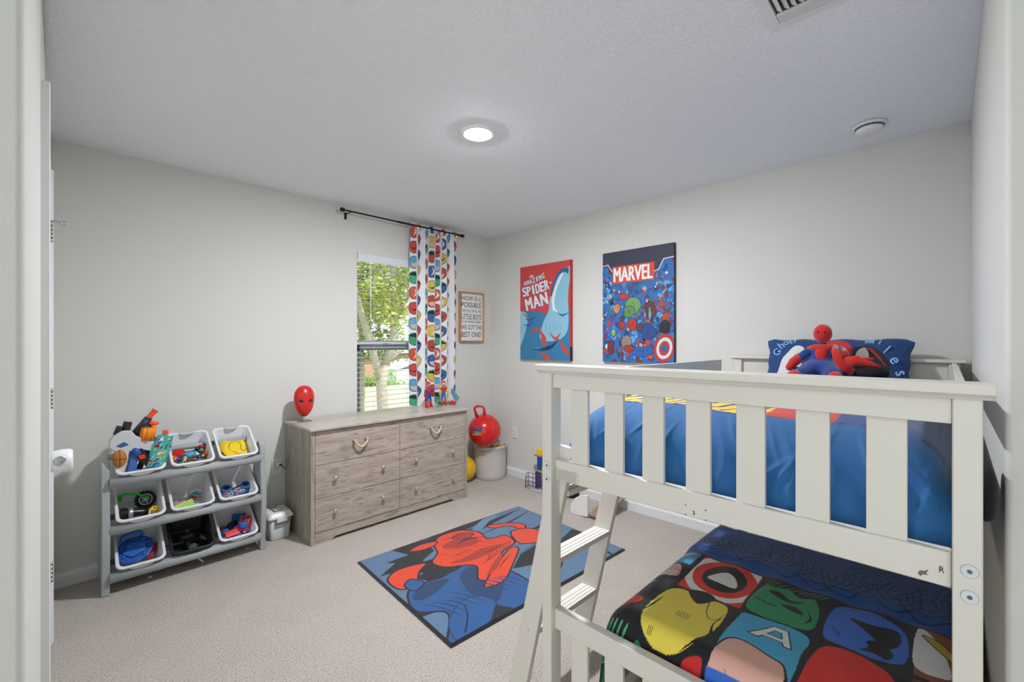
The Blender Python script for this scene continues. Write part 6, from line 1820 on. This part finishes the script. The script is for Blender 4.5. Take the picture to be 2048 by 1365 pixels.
# --- bottom right: red and blue vehicles
e = inbin(2, 2, 'toy_car', 'big red and blue toy car nose-down at the right of the bottom right bin', 'toy car', 0.050, 0.115, 0.075, -28, 22)
MB().prism([(-0.048, -0.02), (-0.046, 0.012), (-0.02, 0.020), (-0.008, 0.040), (0.030, 0.042), (0.050, 0.020), (0.054, -0.02)], -0.030, 0.030, 'y', M=R(90, 'Z')).build('body', C('#d0282a', 0.3), e, bevel=0.008, bseg=3)
MB().ell((0, -0.002, 0.030), (0.027, 0.036, 0.018), 20, 12).build('blue_hood', C('#2563b5', 0.3), e)
MB().ell((0, 0.010, 0.043), (0.014, 0.014, 0.007), 14, 8, e=0.7).build('cockpit', C('#5a1f28', 0.5), e)
for sx in (-1, 1):
    MB().ell((sx * 0.018, -0.048, 0.008), (0.008, 0.004, 0.007), 12, 8).build('headlight', C('#e6e6e0', 0.2), e)
    for yy in (-0.028, 0.032):
        MB().cyl((sx * 0.026, yy, -0.016), (sx * 0.038, yy, -0.016), 0.016, seg=18).build('wheel', C('#2563b5', 0.4), e)
e = inbin(2, 2, 'toy_car', 'flipped red toy car with blue wheels at the front of the bottom right bin', 'toy car', -0.020, 0.082, 0.060, 8, 10)
MB().prism([(-0.040, -0.022), (0.036, -0.024), (0.048, 0.0), (0.036, 0.022), (-0.040, 0.020)], -0.012, 0.012, 'z').build('body', C('#d42420', 0.3), e, bevel=0.004)
for x, y in ((-0.026, -0.034), (0.030, -0.032), (-0.026, 0.030), (0.030, 0.030)):
    MB().ell((x, y, 0.0), (0.018, 0.011, 0.017), 16, 10).build('wheel', C('#2a5fc0', 0.35), e)
e = inbin(2, 2, 'toy_car', 'dark blue toy vehicle at the left of the bottom right bin', 'toy car', -0.062, 0.120, 0.052, 20, 15)
MB().ell((0, 0, 0), (0.024, 0.034, 0.020), 18, 12, e=0.7).tube([(-0.02, -0.02, 0.01), (0.0, 0.0, 0.024), (0.018, 0.02, 0.012)], 0.006, 8).build('body', C('#1f4488', 0.35), e)
MB().box(-0.010, 0.010, -0.030, 0.028, 0.016, 0.022).build('red_stripe', C('#b8242a', 0.4), e, bevel=0.002)
e = inbin(2, 2, 'toy_car', 'blue ribbed toy vehicle at the back of the bottom right bin', 'toy car', 0.035, 0.190, 0.060, -12, 15)
MB().box(-0.036, 0.036, -0.020, 0.020, -0.014, 0.014).build('body', C('#2a6cc0', 0.35), e, bevel=0.006)
for k in range(5):
    MB().box(-0.032 + k * 0.015, -0.024 + k * 0.015, -0.022, 0.022, 0.013, 0.020).build('rib', C('#1f5298', 0.35), e, bevel=0.001)
e = inbin(2, 2, 'toy_car', 'black toy vehicle half buried in the middle of the bottom right bin', 'toy car', -0.005, 0.155, 0.050, 30, 10)
MB().ell((0, 0, 0), (0.034, 0.020, 0.016), 16, 10, e=0.7).ell((0.01, 0, 0.014), (0.014, 0.014, 0.008), 12, 8).build('body', C('#191b20', 0.35), e)

# ================================================================== BOX BESIDE THE RACK
bx = empty('storage_box', (1.048, 3.305, 0), 0, 'small translucent white storage box with grey-blue latches on the floor between rack and dresser', 'storage box')
TUBW = mat('box_translucent', '#d9dbd9', 0.3, translucent=0.2)
loft(MB(), [rrect(0.058, 0.070, 0.015, 0, 0.0), rrect(0.060, 0.072, 0.016, 0, 0.01), rrect(0.070, 0.082, 0.018, 0, 0.148), rrect(0.064, 0.076, 0.016, 0, 0.148), rrect(0.055, 0.066, 0.014, 0, 0.012)]).build('tub', TUBW, bx)
loft(MB(), [rrect(0.080, 0.092, 0.020, 0, 0.146), rrect(0.082, 0.094, 0.021, 0, 0.150), rrect(0.082, 0.094, 0.021, 0, 0.158), rrect(0.076, 0.088, 0.018, 0, 0.164), rrect(0.070, 0.082, 0.020, 0, 0.180), rrect(0.062, 0.074, 0.018, 0, 0.184)]).build('lid', mat('lid_white', '#e2e2dd', 0.35), bx)
LT = mat('latch_blue_grey', '#6d7d8a', 0.5)
def ushape(mb, w, h, t, M):
    mb.box(-w, -w + t, 0, 0.004, -h, 0, M=M).box(w - t, w, 0, 0.004, -h, 0, M=M).box(-w, w, 0, 0.004, -h, -h + t, M=M)
u_ = MB(); ushape(u_, 0.040, 0.040, 0.008, T(0.005, -0.0965, 0.150)); u_.build('latch', LT, bx, bevel=0.001)
u_ = MB(); ushape(u_, 0.050, 0.050, 0.009, T(0.018, 0, 0.1845) @ R(90, 'Z') @ R(90, 'X')); u_.build('carry_handle', LT, bx, bevel=0.001)
MB().box(-0.032, 0.040, -0.0955, -0.090, 0.122, 0.156).build('latch_plate', mat('lid_white', '#e2e2dd'), bx, bevel=0.003)

# ================================================================== CORNER: BASKET AND BALLS
bk_ = empty('fabric_basket', (3.01, 3.262, 0), 0, 'round light grey fabric basket with rope handles in the corner', 'basket')
FAB = mat('basket_fabric', '#c9c5c0', 0.9, bump=0.3, bscale=700, bdist=0.0006, noise=0.05, nscale=6)
MB().lathe([(0.0, 0.004), (0.146, 0.0), (0.151, 0.006), (0.154, 0.05), (0.160, 0.20), (0.163, 0.300), (0.165, 0.302), (0.166, 0.318), (0.164, 0.326), (0.158, 0.326), (0.155, 0.30), (0.150, 0.10), (0.146, 0.012), (0.0, 0.012)], seg=64).build('fabric_wall', FAB, bk_)
MB().tube([(0.150 * math.cos(a), 0.150 * math.sin(a), 0.004) for a in np.linspace(0, 2 * PI, 49)[:-1]], 0.004, 8, closed=True).build('base_piping', mat('piping_grey', '#9a958f', 0.9), bk_)
for a0 in (205, 25):
    a = math.radians(a0); u = Vector((math.cos(a), math.sin(a), 0)); t_ = Vector((-math.sin(a), math.cos(a), 0))
    MB().tube([u * 0.158 + t_ * s_ * 0.045 + u * 0.016 * math.cos(s_ * PI / 2) + Vector((0, 0, 0.282 - 0.016 * math.cos(s_ * PI / 2))) for s_ in np.linspace(-1, 1, 11)], 0.0065, 10).build('rope_handle', mat('basket_rope', '#dcc7a6', 0.85, noise=0.2, nscale=300), bk_)
cl1 = MB().ell((3.075, 3.215, 0.300), (0.060, 0.060, 0.035), 24, 12)
tag(cl1.build('folded_cloth', mat('cloth_cream', '#e3ddd0', 0.9, bump=0.4, bscale=40, bdist=0.01)), 'cream knitted cloth stuffed in the corner basket under the red ball', 'cloth')
def str_paint(U, V):
    p = Paint(U, V, '#d9c9c9')
    for k in range(9):
        p.put(np.abs(V - 0.05 - k * 0.115) < 0.022, '#6e5a78')
    return p.c
so = grid_obj('striped_cloth', lambda U, V: np.stack([3.01 + (0.110 + V * 0.040) * np.cos(-0.9 + U * 2.2), 3.262 + (0.110 + V * 0.040) * np.sin(-0.9 + U * 2.2), 0.298 + 0.028 * V + 0.014 * np.sin(U * 12)], 1), 60, 30, mat('striped_fabric', '#ffffff', 0.9, attr='Col'), None, str_paint, thick=0.004)
tag(so, 'purple and white striped cloth tucked round the rim of the corner basket', 'cloth')
tag(MB().tube([(2.985, 3.145, 0.318), (3.010, 3.130, 0.332), (3.045, 3.135, 0.326), (3.065, 3.150, 0.318)], [0.010, 0.016, 0.014, 0.008], 12).build('toy_glove', mat('glove_yellow', '#c9a21d', 0.6)), 'yellow and dark toy peeking out below the red ball in the corner basket', 'toy')

rb = empty('hopper_ball', (2.868, 3.190, 0.487), 0, 'red hopper ball with a loop handle resting on the corner basket', 'hopper ball')
RB = mat('ball_red', '#cf1f1f', 0.22, coat=0.3)
def ball_pos(U, V):
    th = V * PI; ph = U * 2 * PI
    r_ = 0.158
    return np.stack([r_ * np.sin(th) * np.cos(ph), r_ * np.sin(th) * np.sin(ph), r_ * np.cos(th)], 1)
def ball_paint(U, V):
    # longitude of the camera side is about 226 degrees -> u 0.628 ; print sits left of it
    p = Paint((U - 0.565) * 2 * 0.5, (0.5 - V) * 0.5, '#cf1f1f')
    p.poly([(-0.060, 0.045), (-0.02, 0.075), (0.03, 0.062), (0.050, 0.040), (0.02, 0.020), (-0.05, 0.014)], '#3a4f9c')
    p.poly([(-0.045, 0.048), (-0.015, 0.066), (0.020, 0.052), (0.0, 0.030)], '#c2304c')
    p.poly([(-0.055, 0.030), (-0.01, 0.034), (0.04, 0.024), (0.0, 0.008), (-0.05, 0.006)], '#1d5f3f')
    p.poly([(-0.05, 0.020), (0.0, 0.022), (0.03, 0.012), (-0.02, 0.004)], '#4aa7c0')
    for k in range(6):
        x = -0.058 + k * 0.017
        p.poly([(x, -0.022 + 0.002 * k), (x + 0.004, 0.000 + 0.001 * k), (x + 0.014, -0.001), (x + 0.012, -0.020 + 0.001 * k)], '#e0a91c', smooth=False)
    return p.c
grid_obj('ball', ball_pos, 240, 140, mat('hopper_paint', '#ffffff', 0.22, attr='Col', coat=0.3), rb, ball_paint)
hx = Vector((0.70, -0.713, 0))     # image-right direction
up_ = Vector((-0.05, -0.05, 1)).normalized()
pts = [(-0.042, 0.140), (-0.058, 0.185), (-0.066, 0.212), (-0.055, 0.232), (-0.020, 0.240), (0.010, 0.234), (0.026, 0.215), (0.030, 0.190), (0.030, 0.145)]
hb = MB().tube([hx * (a - 0.030) + up_ * b for a, b in pts], [0.016, 0.012, 0.011, 0.011, 0.0115, 0.011, 0.011, 0.012, 0.018], 14)
hb.build('loop_handle', RB, rb)
yb = empty('play_ball', (2.722, 3.330, 0.122), 0, 'yellow ball on the floor between the dresser and the corner basket', 'ball')
MB().ell((0, 0, 0), 0.122, 48, 32).build('ball', mat('ball_yellow', '#e2b512', 0.25, coat=0.2), yb)
MB().lathe([(0.0, 0.1225), (0.004, 0.1235), (0.006, 0.122)], seg=16).build('valve', mat('ball_valve', '#caa010', 0.4), yb)

# ================================================================== TOYS BY THE RIGHT WALL, SEEN PAST THE BED POST
tt = empty('toy_tower', (3.02, 2.62, 0), 0, 'toy tower with purple lattice track and yellow top, beside the right wall', 'toy tower')
PUR = C('#4a2f66', 0.4)
lm = MB()
for k in range(4):
    z = 0.045 + k * 0.038
    lm.tube([(-0.050, 0.125, z - 0.028), (-0.050, 0.100, z), (-0.050, 0.02, z + 0.002), (-0.050, -0.08, z + 0.002)], 0.003, 6)
for y in (0.090, 0.035, -0.02, -0.07):
    lm.tube([(-0.050, y, 0.04), (-0.050, y, 0.165)], 0.003, 6)
lm.tube([(-0.050, 0.125, 0.02), (-0.050, 0.122, 0.125)], 0.004, 6)
lm.build('lattice_track', PUR, tt)
MB().box(-0.04, 0.04, -0.06, 0.075, 0, 0.035).build('base', C('#c9cdd0'), tt, bevel=0.006)
MB().box(-0.048, 0.0, -0.02, 0.012, 0.035, 0.185).build('purple_column', PUR, tt, bevel=0.002)
MB().box(-0.030, 0.03, -0.06, 0.045, 0.185, 0.235).build('grey_level', C('#8a8c8e'), tt, bevel=0.003)
MB().box(-0.034, 0.034, -0.06, -0.005, 0.180, 0.200).build('lime_panel', C('#b8b82a'), tt, bevel=0.002)
MB().box(-0.036, 0.0, -0.050, 0.000, 0.200, 0.320).build('blue_column', C('#1c4a94'), tt, bevel=0.003)
MB().box(-0.040, 0.03, -0.09, 0.035, 0.318, 0.330).build('grey_platform', C('#85878a'), tt, bevel=0.003)
MB().prism([(-0.05, 0.330), (0.008, 0.330), (0.008, 0.372), (-0.012, 0.372), (-0.018, 0.392), (-0.026, 0.378), (-0.05, 0.378)], -0.035, 0.0, 'x').build('yellow_top', C('#eabf14'), tt, bevel=0.002)
bg_ = empty('tool_pouch', (3.09, 2.335, 0), math.radians(8), 'small black pouch with a pale tag on the carpet by the right wall', 'pouch')
MB().ell((0, 0, 0.028), (0.035, 0.065, 0.026), 24, 12, e=0.6).ell((0, -0.070, 0.035), (0.02, 0.022, 0.022), 14, 8).tube([(0, 0.05, 0.02), (-0.01, 0.085, 0.012), (-0.015, 0.10, 0.004)], [0.014, 0.008, 0.004], 8).build('body', mat('pouch_black', '#141416', 0.8), bg_)
MB().box(-0.0365, -0.034, 0.005, 0.025, 0.016, 0.044).build('tag', C('#bfd3d8'), bg_)
MB().tube([(-0.01, 0.04, 0.05), (0.0, 0.0, 0.066), (0.0, -0.03, 0.058)], [0.004, 0.006, 0.004], 8).build('blue_strap', C('#5f88b0', 0.7), bg_)
ts = empty('toy_bench', (2.95, 1.90, 0), 0, 'low toy bench with a rounded white end panel and brown board, past the ladder', 'toy bench')
pr_ = [(0.205, 0.0), (0.215, 0.03), (0.205, 0.075), (0.17, 0.125), (0.12, 0.160), (0.06, 0.175), (0.05, 0.175), (0.05, 0.012), (0.14, 0.0)]
for x in (-0.15,):
    MB().prism(pr_, x, x + 0.018, 'x').build('end_panel', mat('bench_white', '#e6e3e0', 0.4), ts, bevel=0.004)
MB().box(-0.13, 0.22, -0.075, 0.052, 0.05, 0.066, M=R(-14, 'Y')).build('board', wood_mat('bench_board', '#8f7864', '#6a5645', '#a58d77', grain=(0.8, 6, 6), knots=False), ts, bevel=0.002)
rt_ = empty('small_toy', (1.60, 1.000, 0.9355), math.radians(20), 'small white and blue toy lying on the upper side rail behind the first slat', 'toy')
MB().tube([(-0.02, 0, 0.008), (0.02, 0, 0.009)], [0.007, 0.008], 10).build('white_body', C('#dfe4e8'), rt_)
MB().ell((0.0, -0.001, 0.013), (0.010, 0.006, 0.005), 10, 6).build('blue_part', C('#4a86b5'), rt_)
